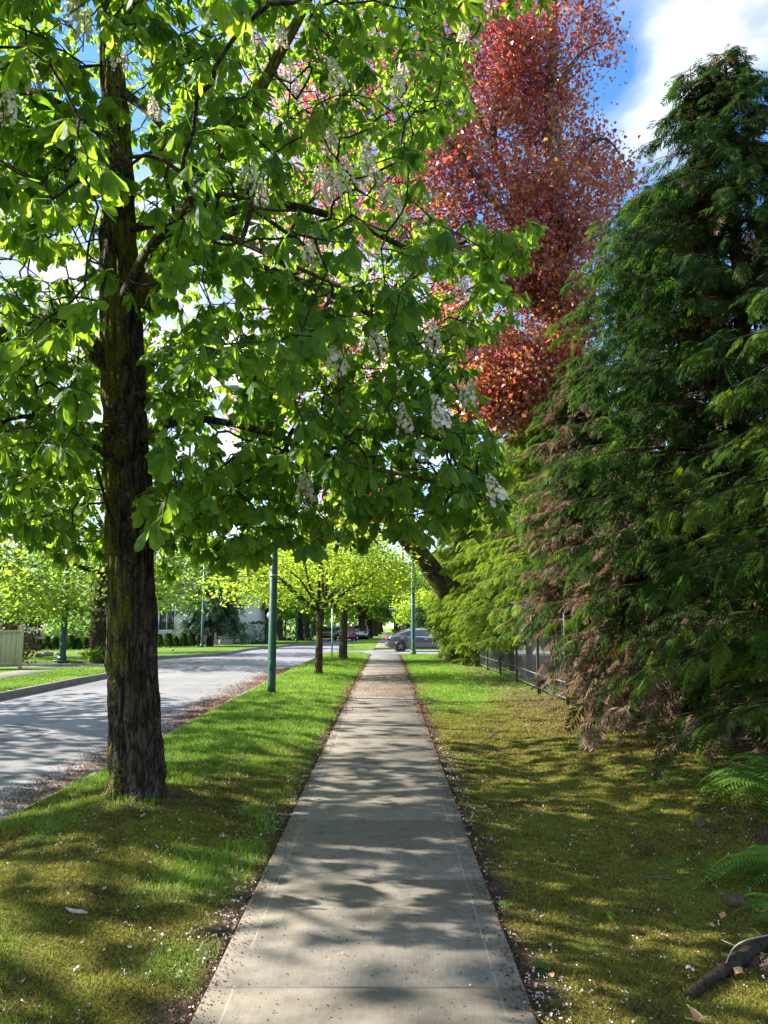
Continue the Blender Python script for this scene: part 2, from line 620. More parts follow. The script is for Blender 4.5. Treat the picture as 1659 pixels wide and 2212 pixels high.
def mat_bark(name, dark, light, moss=(.12, .12, .02), scale=1.0, mossy=True):
    m, N, out = newmat(name)
    p = N('TexCoord').outputs['Object']
    mp = N('Mapping', None, Vector=p, Scale=(14 * scale, 14 * scale, 4.6 * scale)).outputs[0]
    n1 = N.noise(mp, 1.0, 8, .68, .6)
    n2 = N.noise(p, 45 * scale, 4, .6)
    wv = N('VectorMath', {'operation': 'SCALE'}, Vector=N('TexNoise', None, Vector=mp, Scale=1.3, Detail=4.0).outputs[1], Scale=.9).outputs[0]
    vp = N('Mapping', None, Vector=N.vmath('ADD', mp, wv), Scale=(1.15, 1.15, .8)).outputs[0]
    vor = N('TexVoronoi', {'feature': 'DISTANCE_TO_EDGE'}, Vector=vp, Scale=1.0).outputs[0]
    plate = N.ramp(vor, [(0.0, 0.0), (.10, .7), (.3, 1.0)])
    c = N.ramp(n1, [(.32, tuple(v * .4 for v in dark)), (.48, dark), (.66, light)])
    c = N.mix(.5, c, N.ramp(n2, [(.3, .6), (.7, 1.3)]), 'MULTIPLY')
    c = N.mix(.75, c, N.ramp(plate, [(0, .25), (.8, 1.05)]), 'MULTIPLY')
    if mossy:
        t = N.attr('tint').outputs['Fac']
        mm = N.math('ADD', t, N.math('MULTIPLY', N.math('SUBTRACT', n2, .5), .9))
        k = N.ramp(mm, [(.45, 0.0), (.62, 1.0)])
        mc = N.ramp(n2, [(.3, tuple(v * .45 for v in moss)), (.7, tuple(v * 1.3 for v in moss))])
        c = N.mix(k, c, mc)
    bs = N('BsdfPrincipled', None, Base_Color=c, Roughness=.9, Normal=N.bump(N.math('ADD', N.math('ADD', n1, N.math('MULTIPLY', plate, .7)), N.math('MULTIPLY', n2, .35)), 1.0, .035))
    bs.inputs['Specular IOR Level'].default_value = .2
    finish(N, out, bs.outputs[0])
    return m


def mat_plain(name, c, rough=.5, metal=0.0, var=.15, scale=6.0, spec=.5, coat=0.0, streak=False, bump=0.0):
    m, N, out = newmat(name)
    p = N('TexCoord').outputs['Object']
    if streak:
        p = N('Mapping', None, Vector=p, Scale=(1, 1, .12)).outputs[0]
    n = N.noise(p, scale, 5, .6)
    cc = N.mix(1.0, c, N.ramp(n, [(.3, 1 - var), (.7, 1 + var)]), 'MULTIPLY')
    bs = N('BsdfPrincipled', None, Base_Color=cc, Roughness=rough, Metallic=metal)
    bs.inputs['Specular IOR Level'].default_value = spec
    bs.inputs['Coat Weight'].default_value = coat
    bs.inputs['Coat Roughness'].default_value = .05
    if bump:
        N.nt.links.new(N.bump(N.noise(p, scale * 2.5, 6, .7), 1.0, bump), bs.inputs['Normal'])
    finish(N, out, bs.outputs[0])
    return m


def mat_tint(name, stops, rough=.9, trans=0.0):
    m, N, out = newmat(name)
    c = N.ramp(N.attr('tint').outputs['Fac'], stops)
    bs = N('BsdfPrincipled', None, Base_Color=c, Roughness=rough)
    bs.inputs['Specular IOR Level'].default_value = .25
    if trans:
        tl = N('BsdfTranslucent', None, Color=c)
        mx = N('MixShader', None, _0=trans, _1=bs.outputs[0], _2=tl.outputs[0])
        finish(N, out, mx.outputs[0])
    else:
        finish(N, out, bs.outputs[0])
    return m


M = {}
M['ground'] = mat_ground()
M['walk'] = mat_concrete('pavement_concrete', slab=True)
M['kerb'] = mat_concrete('kerb_concrete', (.2, .182, .158))
M['asphalt'] = mat_asphalt()
M['chestnut'] = mat_leaf('chestnut_leaf', [(0, (.036, .095, .024)), (.5, (.07, .155, .028)), (1, (.12, .215, .036))],
                         [(0, (.24, .46, .02)), (.5, (.44, .68, .035)), (1, (.64, .80, .07))], .56, .48, .3, vein=True)
M['beech'] = mat_leaf('copper_beech_leaf', [(0, (.15, .085, .11)), (.45, (.19, .095, .095)), (.8, (.23, .125, .065)), (1, (.28, .17, .045))],
                      [(0, (.46, .07, .12)), (.4, (.80, .14, .08)), (.75, (.80, .29, .06)), (1, (.86, .50, .08))], .46, .26, .8)
M['lime'] = mat_leaf('yellow_green_leaf', [(0, (.12, .22, .025)), (1, (.23, .32, .03))], [(0, (.40, .66, .04)), (1, (.68, .84, .06))], .5, .5, .3)
M['maple'] = mat_leaf('fresh_green_leaf', [(0, (.05, .12, .03)), (1, (.14, .22, .035))], [(0, (.25, .48, .05)), (1, (.6, .72, .08))], .5, .5, .3)
M['green'] = mat_leaf('street_tree_leaf', [(0, (.035, .09, .022)), (1, (.10, .18, .03))], [(0, (.18, .4, .04)), (1, (.42, .6, .06))], .48, .5, .3)
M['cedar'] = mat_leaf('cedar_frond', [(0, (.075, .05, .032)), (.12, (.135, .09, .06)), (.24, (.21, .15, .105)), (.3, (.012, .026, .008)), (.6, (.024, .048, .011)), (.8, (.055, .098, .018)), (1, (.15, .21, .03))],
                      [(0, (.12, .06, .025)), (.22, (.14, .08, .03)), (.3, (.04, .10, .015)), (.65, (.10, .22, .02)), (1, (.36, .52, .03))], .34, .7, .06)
M['cedar_dead'] = mat_leaf('dead_cedar_frond', [(0, (.06, .034, .02)), (.5, (.12, .068, .042)), (1, (.19, .125, .085))],
                           [(0, (.09, .04, .018)), (1, (.2, .11, .05))], .2, .7, .2)
M['fern'] = mat_leaf('fern_frond', [(0, (.08, .17, .035)), (1, (.14, .27, .05))], [(0, (.28, .5, .05)), (1, (.5, .72, .07))], .4, .45, .3)
M['fern_dead'] = mat_leaf('dead_fern_frond', [(0, (.05, .036, .024)), (1, (.12, .088, .055))], [(0, (.08, .05, .03)), (1, (.12, .08, .04))], .15, .8, .2)
M['conifer'] = mat_leaf('spruce_needles', [(0, (.022, .05, .028)), (1, (.06, .10, .05))], [(0, (.04, .1, .04)), (1, (.1, .18, .06))], .2, .6, .3)
M['bark'] = mat_bark('chestnut_bark', (.048, .036, .027), (.135, .104, .078), (.13, .125, .018))
M['bark_grey'] = mat_bark('grey_bark', (.10, .085, .075), (.26, .235, .21), (.11, .12, .03), .6)
M['bark_young'] = mat_bark('young_bark', (.085, .06, .042), (.2, .15, .11), mossy=False, scale=1.4)
M['bark_cedar'] = mat_bark('cedar_bark', (.07, .045, .032), (.16, .115, .085), mossy=False)
M['grass'] = mat_tint('grass_blade', [(0, (.10, .20, .02)), (.5, (.22, .38, .035)), (.85, (.34, .46, .05)), (1, (.44, .42, .17))], .6, .35)
M['moss'] = mat_tint('moss_tuft', [(0, (.04, .028, .012)), (.35, (.14, .12, .018)), (.7, (.26, .245, .03)), (.85, (.33, .30, .06)), (1, (.18, .27, .03))], .9, .2)
M['petal'] = mat_tint('fallen_petal', [(0, (.5, .42, .36)), (.5, (.72, .66, .6)), (1, (.82, .79, .76))], .8, .25)
M['litter'] = mat_tint('leaf_litter', [(0, (.05, .028, .018)), (.45, (.15, .072, .042)), (.8, (.29, .15, .095)), (1, (.42, .27, .19))], .85, .1)
M['pole'] = mat_plain('green_painted_steel', (.018, .075, .058), .42, .0, .18, 9)
M['iron'] = mat_plain('dark_fence_iron', (.035, .034, .036), .5, .0, .3, 12, .6)
M['steel'] = mat_plain('galvanised_steel', (.38, .39, .40), .45, .6, .15, 8)
M['wood_pole'] = mat_plain('weathered_pole', (.15, .125, .105), .85, 0, .25, 5, .2, streak=True)
M['board'] = mat_plain('pale_fence_board', (.42, .40, .27), .8, 0, .14, 5, .2, streak=True)
M['board_brown'] = mat_plain('tan_fence_board', (.36, .26, .17), .8, 0, .15, 4, .2, streak=True)
M['board_grey'] = mat_plain('grey_fence_board', (.36, .33, .27), .8, 0, .15, 4, .2, streak=True)
M['stucco'] = mat_plain('grey_white_stucco', (.5, .5, .48), .9, 0, .08, 20, .2)
M['stucco_blue'] = mat_plain('pale_blue_siding', (.5, .54, .58), .8, 0, .06, 3, .2)
M['roof'] = mat_plain('dark_roof_shingle', (.09, .085, .085), .9, 0, .3, 18, .2)
M['trim'] = mat_plain('white_trim', (.72, .71, .69), .5, 0, .05)
M['glass'] = mat_plain('window_glass', (.025, .03, .035), .06, 0, .1, 2, .8)
M['carglass'] = mat_plain('car_glass', (.03, .036, .042), .05, 0, .1, 2, .8)
M['rubber'] = mat_plain('tyre_rubber', (.018, .018, .019), .8, 0, .2)
M['rim'] = mat_plain('dark_alloy', (.26, .26, .27), .35, .5, .1)
M['chrome'] = mat_plain('chrome_trim', (.75, .76, .78), .15, 1.0, .02)
M['navy'] = mat_plain('dark_blue_grey_paint', (.095, .098, .12), .22, .25, .04, 2, .6, 1.0)
M['red'] = mat_plain('red_car_paint', (.22, .012, .022), .25, .1, .04, 2, .6, 1.0)
M['black'] = mat_plain('black_car_paint', (.018, .02, .024), .25, .1, .04, 2, .6, 1.0)
M['silver'] = mat_plain('silver_car_paint', (.46, .48, .50), .3, .3, .04, 2, .6, .8)
M['lens_red'] = mat_plain('red_tail_lens', (.35, .02, .025), .2, 0, .03)
M['lens'] = mat_plain('clear_lamp_lens', (.62, .62, .62), .12, .3, .03)
M['plastic'] = mat_plain('dark_plastic', (.03, .03, .03), .6, 0, .1)
M['rock'] = mat_plain('grey_boulder', (.27, .25, .22), .9, 0, .3, 5, .2, bump=.04)
M['blossom'] = mat_leaf('chestnut_blossom', [(0, (.5, .36, .22)), (.35, (.8, .74, .64)), (1, (.92, .89, .82))], [(0, (.5, .35, .2)), (1, (.9, .87, .78))], .45, .7, .2)
M['white'] = mat_plain('white_enamel', (.75, .75, .75), .4, 0, .04)
M['blue'] = mat_plain('blue_sign_enamel', (.06, .10, .2), .4, 0, .04)
M['twig'] = mat_plain('bare_twig', (.36, .31, .26), .8, 0, .3, 14, .2)
M['deadleaf'] = mat_plain('dry_dead_leaf', (.42, .25, .13), .8, 0, .3, 18, .2)
M['rotten'] = mat_plain('dark_rotten_wood', (.055, .042, .033), .95, 0, .6, 26, .1, bump=.02)
M['mudstone'] = mat_plain('brown_stone', (.115, .088, .06), .95, 0, .45, 20, .1, bump=.015)
M['meter'] = mat_plain('grey_cap', (.3, .3, .3), .5)

# ------------------------------------------------------------------ ground, roads, pavements
ground = mk('ground', np.stack([gX, gY, ZZ.ravel()], 1), gq, M['ground'], smooth=True,
            attrs={'lawn': np.where((gX < KERB_L) | (gX > 12) | (gY > CS1), 1.0, lawn_mask(gX, gY)), 'dirt': np.where(gY < CS0, dirt_mask(gX, gY), 0)})
tag(ground, 'mossy ground and lawn on both sides of the pavement', 'ground', kind='structure')


def strip(name, x0, x1, ylist, zoff, mat, nxs=2, crown=0.0, label=None, cat=None):
    u = np.linspace(0, 1, nxs)
    V, Q = [], []
    for y in ylist:
        a, b = (x0(y), x1(y)) if callable(x0) else (x0, x1)
        for t in u:
            V.append((a + (b - a) * t, y, float(gz(y)) + zoff + crown * (1 - (2 * t - 1) ** 2)))
    for j in range(len(ylist) - 1):
        for i in range(nxs - 1):
            k = j * nxs + i
            Q.append((k, k + 1, k + nxs + 1, k + nxs))
    o = mk(name, V, np.array(Q), mat, smooth=True)
    return tag(o, label, cat, kind='structure')


yl = np.unique(np.concatenate([np.arange(-20, 56, 1.0), np.arange(56, 260, 6.0)]))
strip('road', lambda y: float(kl(y)) - .05, lambda y: KERB_R - .1, yl, -.16, M['asphalt'], 9, .05, 'grey asphalt road left of the pavement', 'road')
V, Q = [], []
xl = np.concatenate([np.arange(KERB_R - .1, 12, .5), np.arange(12, 80, 8.)])
for x in xl:
    for t in np.linspace(0, 1, 7):
        y = CS0 - .06 + (CS1 - CS0 + .12) * t
        V.append((x, y, float(gz(y)) - .156 + .05 * sstep(-3.5, 0, x) + .04 * (1 - (2 * t - 1) ** 2)))
for j in range(len(xl) - 1):
    for i in range(6):
        k = j * 7 + i
        Q.append((k, k + 7, k + 8, k + 1))
tag(mk('cross_street', V, np.array(Q), M['asphalt'], smooth=True), 'sunlit asphalt side street crossing the pavement', 'road', kind='structure')
V, Q = [], []
xl = np.concatenate([[KERB_L], np.arange(KERB_L - 1.5, -40, -2)])
for x in xl:
    for y in (LN0 - .06, (LN0 + LN1) / 2, LN1 + .06):
        V.append((x, y, float(gz(y)) - (.16 if x == KERB_L else .08)))
for j in range(len(xl) - 1):
    for i in range(2):
        k = j * 3 + i
        Q.append((k, k + 1, k + 4, k + 3))
tag(mk('lane', V, np.array(Q), M['asphalt'], smooth=True), 'narrow asphalt lane opening across the road', 'road', kind='structure')


def slabs(name, x0, x1, ys_, z, mat, label, zoff_noise=.006):
    mb = MB()
    for a, b in zip(ys_[:-1], ys_[1:]):
        dzz = rng.normal() * zoff_noise * .5
        g = .011
        n = max(1, int((b - a) / 1.5)) if b - a > 2 else 1
        yy = np.linspace(a + g, b - g, n + 1)
        sk = rng.normal() * .006
        P = []
        for y in yy:
            zt = float(gz(y)) + z + dzz
            for (x, q) in ((x0, -.10), (x0, -.012), (x0 + .014, 0), (x1 - .014, 0), (x1, -.012), (x1, -.10)):
                e = -.008 if y in (yy[0], yy[-1]) and q == 0 else 0
                P.append((x, y + sk * (x - x0), zt + q))
        Q = []
        for j in range(n):
            for i in range(5):
                k = j * 6 + i
                Q.append((k, k + 1, k + 7, k + 6))
        m = n * 6
        # rounded ends of the slab
        P2 = np.array(P)
        e0 = P2[:6] + np.array([0, -.004, -.012]); e0[:, 2] = np.minimum(e0[:, 2], P2[:6, 2] - .006)
        e1 = P2[m:m + 6] + np.array([0, .004, -.012])
        P2 = np.vstack([P2, e0, e1])
        k0 = m + 6
        for i in range(1, 4):
            Q.append((k0 + i, k0 + i + 1, i + 1, i))
            Q.append((m + i, m + i + 1, k0 + 7 + i, k0 + 6 + i))
        mb.add(P2, Q)
    o = mb.build(name, mat)
    return tag(o, label, 'pavement', kind='structure')


joints = np.concatenate([np.arange(3.86 - 1.5 * 6, CS0 - .3, 1.5), [CS0 - .15]])
slabs('pavement', SW_L, SW_R, joints, .022, M['walk'], 'grey concrete pavement running away from the viewer')
strip('pavement_bed', SW_L + .01, SW_R - .01, np.unique(np.concatenate([np.arange(-6, 43, 2.0), [CS0 - .2]])), .004, mat_plain('joint_dirt', (.05, .042, .033), .9), 2, 0, 'dark dirt in the pavement joints', 'pavement')
slabs('far_pavement', SW_L, SW_R, np.arange(CS1 + .6, 230, 3.0), .03, M['walk'], 'far concrete pavement beyond the side street')
slabs('opposite_pavement', -12.3, -11.1, np.concatenate([np.arange(-10, LN0 - 1.0, 1.5)]), .03, M['walk'], 'concrete pavement on the far side of the road')


def kerb(name, x, yl, w, label, top=0.0):
    V, Q = [], []
    for y in yl:
        z = float(gz(y)) + top + (noise(y * .7, 0.3, 0, 9) - .5) * .03
        xo = (float(kl(y)) if x == KERB_L else x) + (noise(y * .4, 7.3, 0, 10) - .5) * .04
        for (dx, q) in ((-w / 2, -.4), (-w / 2, -.02), (-w / 2 + .02, 0), (w / 2 - .02, 0), (w / 2, -.02), (w / 2, -.4)):
            V.append((xo + dx, y, z + q))
    for j in range(len(yl) - 1):
        for i in range(5):
            k = j * 6 + i
            Q.append((k, k + 1, k + 7, k + 6))
    for k0 in (0, (len(yl) - 1) * 6):
        Q.append((k0, k0 + 1, k0 + 4, k0 + 5)); Q.append((k0 + 1, k0 + 2, k0 + 3, k0 + 4))
    return tag(mk(name, V, np.array(Q), M['kerb'], smooth=False), label, 'kerb', kind='structure')


kerb('near_kerb', KERB_R, np.arange(-15, CS0 - .3, .6), .15, 'low stained concrete kerb beside the mossy verge', -.02)
kerb('opposite_kerb', KERB_L, np.arange(-15, LN0 - .3, .6), .16, 'dark concrete kerb across the road', .01)
kerb('opposite_kerb', KERB_L, np.concatenate([np.arange(LN1 + .4, 70, .8), np.arange(70, 200, 5)]), .16, 'pale kerb across the road beyond the lane', .0)
kerb('far_kerb', KERB_R + .1, np.concatenate([np.arange(CS1 + .8, 70, .8), np.arange(70, 200, 5)]), .15, 'kerb beyond the side street', .0)

# ------------------------------------------------------------------ tree growing
class Skel:
    def __init__(self):
        self.p, self.par, self.fix, self.rad = [], [], [], []
        self.mb = MB()

    def limb(self, P, r, sides=8, step=.2, bark=0.0, mossf=None, attach=True):
        P, r = resample(P, r, step)
        par = -1
        if attach and self.p:
            d = np.linalg.norm(np.array(self.p) - P[0], axis=1)
            par = int(np.argmin(d))
        for q, rr in zip(P, r):
            self.p.append(q); self.par.append(par); self.fix.append(True); self.rad.append(rr)
            par = len(self.p) - 1
        V, Q = tube_np(P, r, sides)
        if bark:
            rr = np.repeat(r, sides)
            ctr = np.repeat(P, sides, axis=0)
            nd = (V - ctr) / rr[:, None]
            th = np.arctan2(nd[:, 1], nd[:, 0])
            b1 = noise(nd[:, 0] * 6 + noise(V[:, 2] * 2, th, 0, 43) * .8, nd[:, 1] * 6, V[:, 2] * 2.0, 41)
            b2 = noise(nd[:, 0] * 13, nd[:, 1] * 13, V[:, 2] * 6, 42)
            V = V + nd * (bark * (np.minimum(np.abs(b1 - .5) * 4, 1) * .8 - .5 + (b2 - .5) * .9))[:, None]
        a = mossf(V) if mossf else 0.0
        self.mb.add(V, Q, a=a)
        return P

    def grow(self, A, step=.22, droop=0.1, g=rng, jit=.03):
        A = np.asarray(A, float)
        d0 = np.array([np.min(np.linalg.norm(np.array(self.p) - a, axis=1)) for a in A])
        cap = len(self.p) + int(np.sum(np.ceil(d0 / step))) + 4 * len(A) + 10
        buf = np.zeros((cap * 2, 3)); n = len(self.p); buf[:n] = self.p
        tips = []
        for k in np.argsort(d0):
            a = A[k]
            d = np.linalg.norm(buf[:n] - a, axis=1)
            i = int(np.argmin(d))
            di = d[i]
            m = max(1, int(math.ceil(di / step)))
            p0 = buf[i].copy()
            q = self.par[i]
            dp = (p0 - buf[q]) if q >= 0 else np.array([0, 0, 1.])
            dp = dp / (np.linalg.norm(dp) + 1e-9)
            c = p0 + dp * di * .35 + (a - p0) * .25 + np.array([0, 0, droop * di])
            last = i
            for j in range(1, m + 1):
                t = j / m
                x = (1 - t) ** 2 * p0 + 2 * t * (1 - t) * c + t * t * a
                if j < m:
                    x = x + g.normal(size=3) * jit
                buf[n] = x
                self.p.append(x); self.par.append(last); self.fix.append(False); self.rad.append(0)
                last = n
                n += 1
            tips.append(last)
        return tips

    def finish(self, r0=.004, ex=2.4, sides=5, rmax=.09):
        n = len(self.p)
        acc = np.zeros(n)
        par = np.array(self.par); fix = np.array(self.fix); P = np.array(self.p)
        for i in range(n - 1, -1, -1):
            if acc[i] == 0:
                acc[i] = r0 ** ex
            if par[i] >= 0:
                acc[par[i]] += acc[i]
        r = np.minimum(acc ** (1 / ex), rmax)
        fr = np.array(self.rad)
        idx = np.where(~fix)[0]
        if len(idx):
            a, b = P[par[idx]], P[idx]
            ra = np.where(fix[par[idx]], np.minimum(fr[par[idx]] * .8, r[idx] * 1.15), np.minimum(r[par[idx]], r[idx] * 1.5))
            Fm = frames(b - a, np.tile([[.31, .22, .93]], (len(idx), 1)))
            th = np.arange(sides) * 2 * math.pi / sides
            ring = np.cos(th)[None, :, None] * Fm[:, :, 1][:, None, :] + np.sin(th)[None, :, None] * Fm[:, :, 2][:, None, :]
            V = np.concatenate([a[:, None] + ring * ra[:, None, None], b[:, None] + ring * r[idx][:, None, None]], 1)
            k = np.arange(sides)
            q = np.stack([k, (k + 1) % sides, sides + (k + 1) % sides, sides + k], 1)
            Q = (q[None] + (np.arange(len(idx)) * 2 * sides)[:, None, None]).reshape(-1, 4)
            self.mb.add(V.reshape(-1, 3), Q)
        self.P, self.parr = P, par
        return r


def simple_leaf(w=.36, fold=.12, droop=.15):
    V = np.array([(0, 0, 0), (.45, -w, fold), (1, 0, -droop), (.45, w, fold)])
    return V, np.array([(0, 1, 2, 3)])


def leaf_mesh(pos, D, U, size, tmpl, g=rng):
    V, Q = instance(tmpl[0], tmpl[1], pos, frames(D, U), size)
    return V, Q


def ellipsoid_pts(n, c, rad, g, lo=.35):
    d = rdir(n, g)
    r = (lo ** 3 + (1 - lo ** 3) * g.random(n)) ** (1 / 3)
    return np.asarray(c) + d * r[:, None] * np.asarray(rad)


def broadleaf(seed, trunk, tr, limbs, blobs, per=12, spread=.35, size=.12, flat=.6, sides=6, w=.38, step=.35, r0=.006,
              hang=.25, clump=.25, lo=.3, shape=None, tintb=.5):
    """returns (skeleton, crown vertices, quads, tint) in local coordinates"""
    g = np.random.default_rng(seed)
    S = Skel()
    S.limb(trunk, tr, sides + 4, .25, attach=False)
    for P, r in limbs:
        S.limb(P, r, sides, .3)
    A = np.concatenate([ellipsoid_pts(n, c, rad, g, lo) for c, rad, n in blobs])
    tips = S.grow(A, step, .08, g, .04)
    S.finish(r0, 2.4, 4)
    T = S.P[tips]
    n = len(T) * per
    pos = np.repeat(T, per, 0) + g.normal(size=(n, 3)) * spread * np.array([1, 1, .6])
    D = rdir(n, g) * np.array([1, 1, flat]) + np.array([0, 0, -hang])
    U = rdir(n, g) * .7 + np.array([0, 0, 1.0])
    s = size * (.65 + .7 * g.random(n))
    V, Q = leaf_mesh(pos, D, U, s, simple_leaf(w))
    tint = np.clip(np.repeat(g.normal(size=len(T)) * clump, per) + g.normal(size=n) * .18 + tintb, 0, 1)
    return S, V, Q, np.repeat(tint, 4)


def radial_limbs(seed, base_z, n, length, rise, r, drift=0.0, z_spread=.6, x0=(0, 0)):
    g = np.random.default_rng(seed)
    out = []
    for k in range(n):
        a = 2 * math.pi * (k + g.random() * .7) / n
        L = length * (.75 + .5 * g.random())
        z0 = base_z + g.random() * z_spread
        d = np.array([math.cos(a), math.sin(a), 0])
        p0 = np.array([x0[0], x0[1], z0])
        P = [p0, p0 + d * L * .3 + [0, 0, rise * L * .35], p0 + d * L * .65 + [0, 0, rise * L * .8], p0 + d * L + [0, 0, rise * L]]
        P = [p + g.normal(size=3) * .06 * L * (i > 0) for i, p in enumerate(P)]
        out.append((P, [r, r * .75, r * .45, r * .15]))
    return out


def plant_tree(name, built, loc, bark, leafm, label, cat='tree', group=None, rz=0.0, crown_name='crown'):
    S, V, Q, t = built
    root = thing(name, loc, label, cat, group, rz)
    S.mb.build('trunk', bark, root, smooth=True, attr='tint')
    mk(crown_name, V, Q, leafm, root, {'tint': t})
    return root


# ------------------------------------------------------------------ the near horse chestnut
BASE = np.array([-2.25, 7.13, float(H(-2.25, 7.13)) - .06])


def pl(*pts):
    return np.array([at(a, b, c) for a, b, c, _ in pts]), np.array([p[3] for p in pts])


def trunk_moss(V):
    n = noise(V[:, 0] * 5, V[:, 1] * 5, V[:, 2] * 1.5, 51) * .6 + noise(V[:, 0] * 14, V[:, 1] * 14, V[:, 2] * 7, 52) * .4
    face = sstep(.14, -.16, V[:, 0] + 2.30 + .06 * (V[:, 2] - 1)) * .36
    low = sstep(1.2, .1, V[:, 2]) * .2
    return np.clip((n - .5) * 1.8 + .24 + face + low, 0, 1)


def limb_moss(V):
    n = noise(V[:, 0] * 5, V[:, 1] * 5, V[:, 2] * 4, 53)
    return np.clip(n * .9 + .15, 0, 1)


def thin_moss(V):
    return np.clip(noise(V[:, 0] * 4, V[:, 1] * 4, V[:, 2] * 4, 54) - .1, 0, 1)


g = np.random.default_rng(5)
S = Skel()
tp, trr = pl((299, 1768, 7.13, .30), (298, 1740, 7.13, .262), (297, 1690, 7.13, .235), (291, 1560, 7.13, .222), (286, 1400, 7.13, .212), (283, 1250, 7.13, .208),
             (276, 1050, 7.13, .198), (268, 850, 7.13, .192), (262, 700, 7.13, .182), (257, 600, 7.15, .168), (254, 480, 7.2, .155), (254, 400, 7.2, .145),
             (253, 300, 7.25, .128), (245, 180, 7.28, .11), (240, 60, 7.3, .095), (238, -100, 7.35, .08), (242, -400, 7.4, .05), (250, -900, 7.4, .015))
S.limb(tp, trr, 96, .022, .05, trunk_moss, attach=False)
# root flare
for ang, L in ((-2.4, .24), (-1.2, .2), (-.3, .24), (.9, .2), (2.3, .26), (3.4, .24)):
    b = BASE + np.array([math.cos(ang) * .15, math.sin(ang) * .15, .26])
    e = BASE + np.array([math.cos(ang) * (L + .1), math.sin(ang) * (L + .1), -.04])
    m_ = (b + e) / 2 + np.array([math.cos(ang), math.sin(ang), 0]) * -.02 + [0, 0, -.05]
    S.limb([b, m_, e], [.09, .085, .04], 12, .04, .02, trunk_moss)
LIMBS = [
    (((300, 660, 7.15, .12), (335, 590, 7.05, .122), (375, 510, 6.95, .112), (400, 465, 6.9, .10), (450, 380, 6.8, .085), (520, 260, 6.6, .065), (600, 120, 6.5, .05), (690, -60, 6.3, .03), (740, -300, 6.2, .012)), 24, limb_moss),
    (((262, 815, 7.15, .1), (215, 772, 7.05, .088), (180, 720, 6.95, .082), (150, 692, 6.9, .078), (80, 695, 6.85, .07), (0, 722, 6.8, .06), (-100, 760, 6.7, .05), (-220, 820, 6.5, .02)), 20, limb_moss),
    (((255, 410, 7.2, .07), (212, 385, 7.1, .062), (150, 372, 7.0, .058), (60, 388, 6.9, .055), (0, 405, 6.8, .05), (-120, 450, 6.6, .03), (-260, 540, 6.4, .012)), 14, limb_moss),
    (((250, 318, 7.25, .08), (215, 282, 7.15, .06), (150, 240, 7.05, .05), (100, 215, 6.9, .045), (20, 180, 6.7, .03), (-120, 120, 6.4, .012)), 14, thin_moss),
    (((176, 258, 7.08, .05), (190, 232, 7.05, .055), (200, 212, 7.03, .05)), 10, thin_moss),
    (((262, 500, 7.2, .05), (320, 487, 7.1, .04), (400, 485, 7.0, .034), (480, 505, 6.8, .028), (600, 560, 6.5, .022), (740, 620, 6.3, .012)), 10, thin_moss),
    (((255, 190, 7.25, .05), (330, 250, 7.0, .042), (400, 330, 6.9, .034), (470, 395, 6.8, .026), (600, 490, 6.6, .018), (760, 600, 6.4, .01)), 10, thin_moss),
    (((290, 640, 7.2, .08), (420, 560, 7.7, .06), (600, 590, 8.1, .045), (800, 680, 8.4, .03), (960, 800, 8.5, .02), (1040, 960, 8.5, .01)), 12, thin_moss),
    (((375, 520, 7.0, .06), (560, 440, 7.4, .05), (760, 480, 7.6, .035), (900, 540, 7.6, .024), (1050, 510, 7.5, .015), (1125, 505, 7.5, .008)), 10, thin_moss),
    (((283, 960, 7.15, .06), (400, 905, 6.8, .036), (560, 930, 6.5, .027), (760, 1000, 6.3, .02), (960, 1045, 6.2, .013), (1085, 1090, 6.2, .007)), 10, thin_moss),
    (((268, 1010, 7.15, .05), (200, 960, 6.8, .032), (90, 900, 6.4, .024), (-20, 920, 6.0, .014), (-120, 980, 5.8, .008)), 10, thin_moss),
    (((262, 660, 7.1, .07), (310, 560, 6.3, .05), (380, 470, 5.6, .036), (450, 420, 5.1, .022), (540, 430, 4.8, .01)), 12, thin_moss),
    (((262, 620, 7.2, .06), (230, 520, 8.2, .05), (160, 470, 9.2, .035), (90, 500, 10.2, .02), (20, 560, 10.8, .01)), 10, thin_moss),
    (((278, 840, 7.2, .06), (360, 760, 8.2, .05), (470, 760, 9.2, .035), (600, 830, 10.0, .02), (680, 920, 10.5, .01)), 10, thin_moss),
    (((240, 60, 7.3, .06), (330, -60, 6.8, .05), (480, -160, 6.2, .036), (680, -200, 5.8, .022), (900, -160, 5.6, .01)), 10, thin_moss),
    (((240, 0, 7.3, .06), (400, -120, 7.6, .05), (640, -200, 7.8, .036), (900, -180, 7.8, .024), (1100, -60, 7.8, .01)), 10, thin_moss),
    (((238, -100, 7.3, .05), (140, -260, 7.0, .036), (0, -350, 6.6, .024), (-200, -380, 6.2, .01)), 10, thin_moss),
    (((240, 100, 7.3, .05), (200, -60, 6.4, .04), (180, -160, 5.4, .024), (170, -120, 4.6, .012)), 10, thin_moss),
    (((283, 1195, 7.0, .045), (252, 1165, 6.95, .024), (240, 1120, 6.9, .016), (222, 1060, 6.8, .013), (205, 1000, 6.7, .01)), 8, thin_moss),
    (((258, 1168, 6.95, .013), (290, 1125, 6.75, .009), (312, 1095, 6.7, .005)), 6, thin_moss),
]
for pts, sides, mf in LIMBS:
    P, r = pl(*pts)
    S.limb(P, r, sides, .06 if sides > 12 else .14, .016 if sides > 12 else .006, mf)

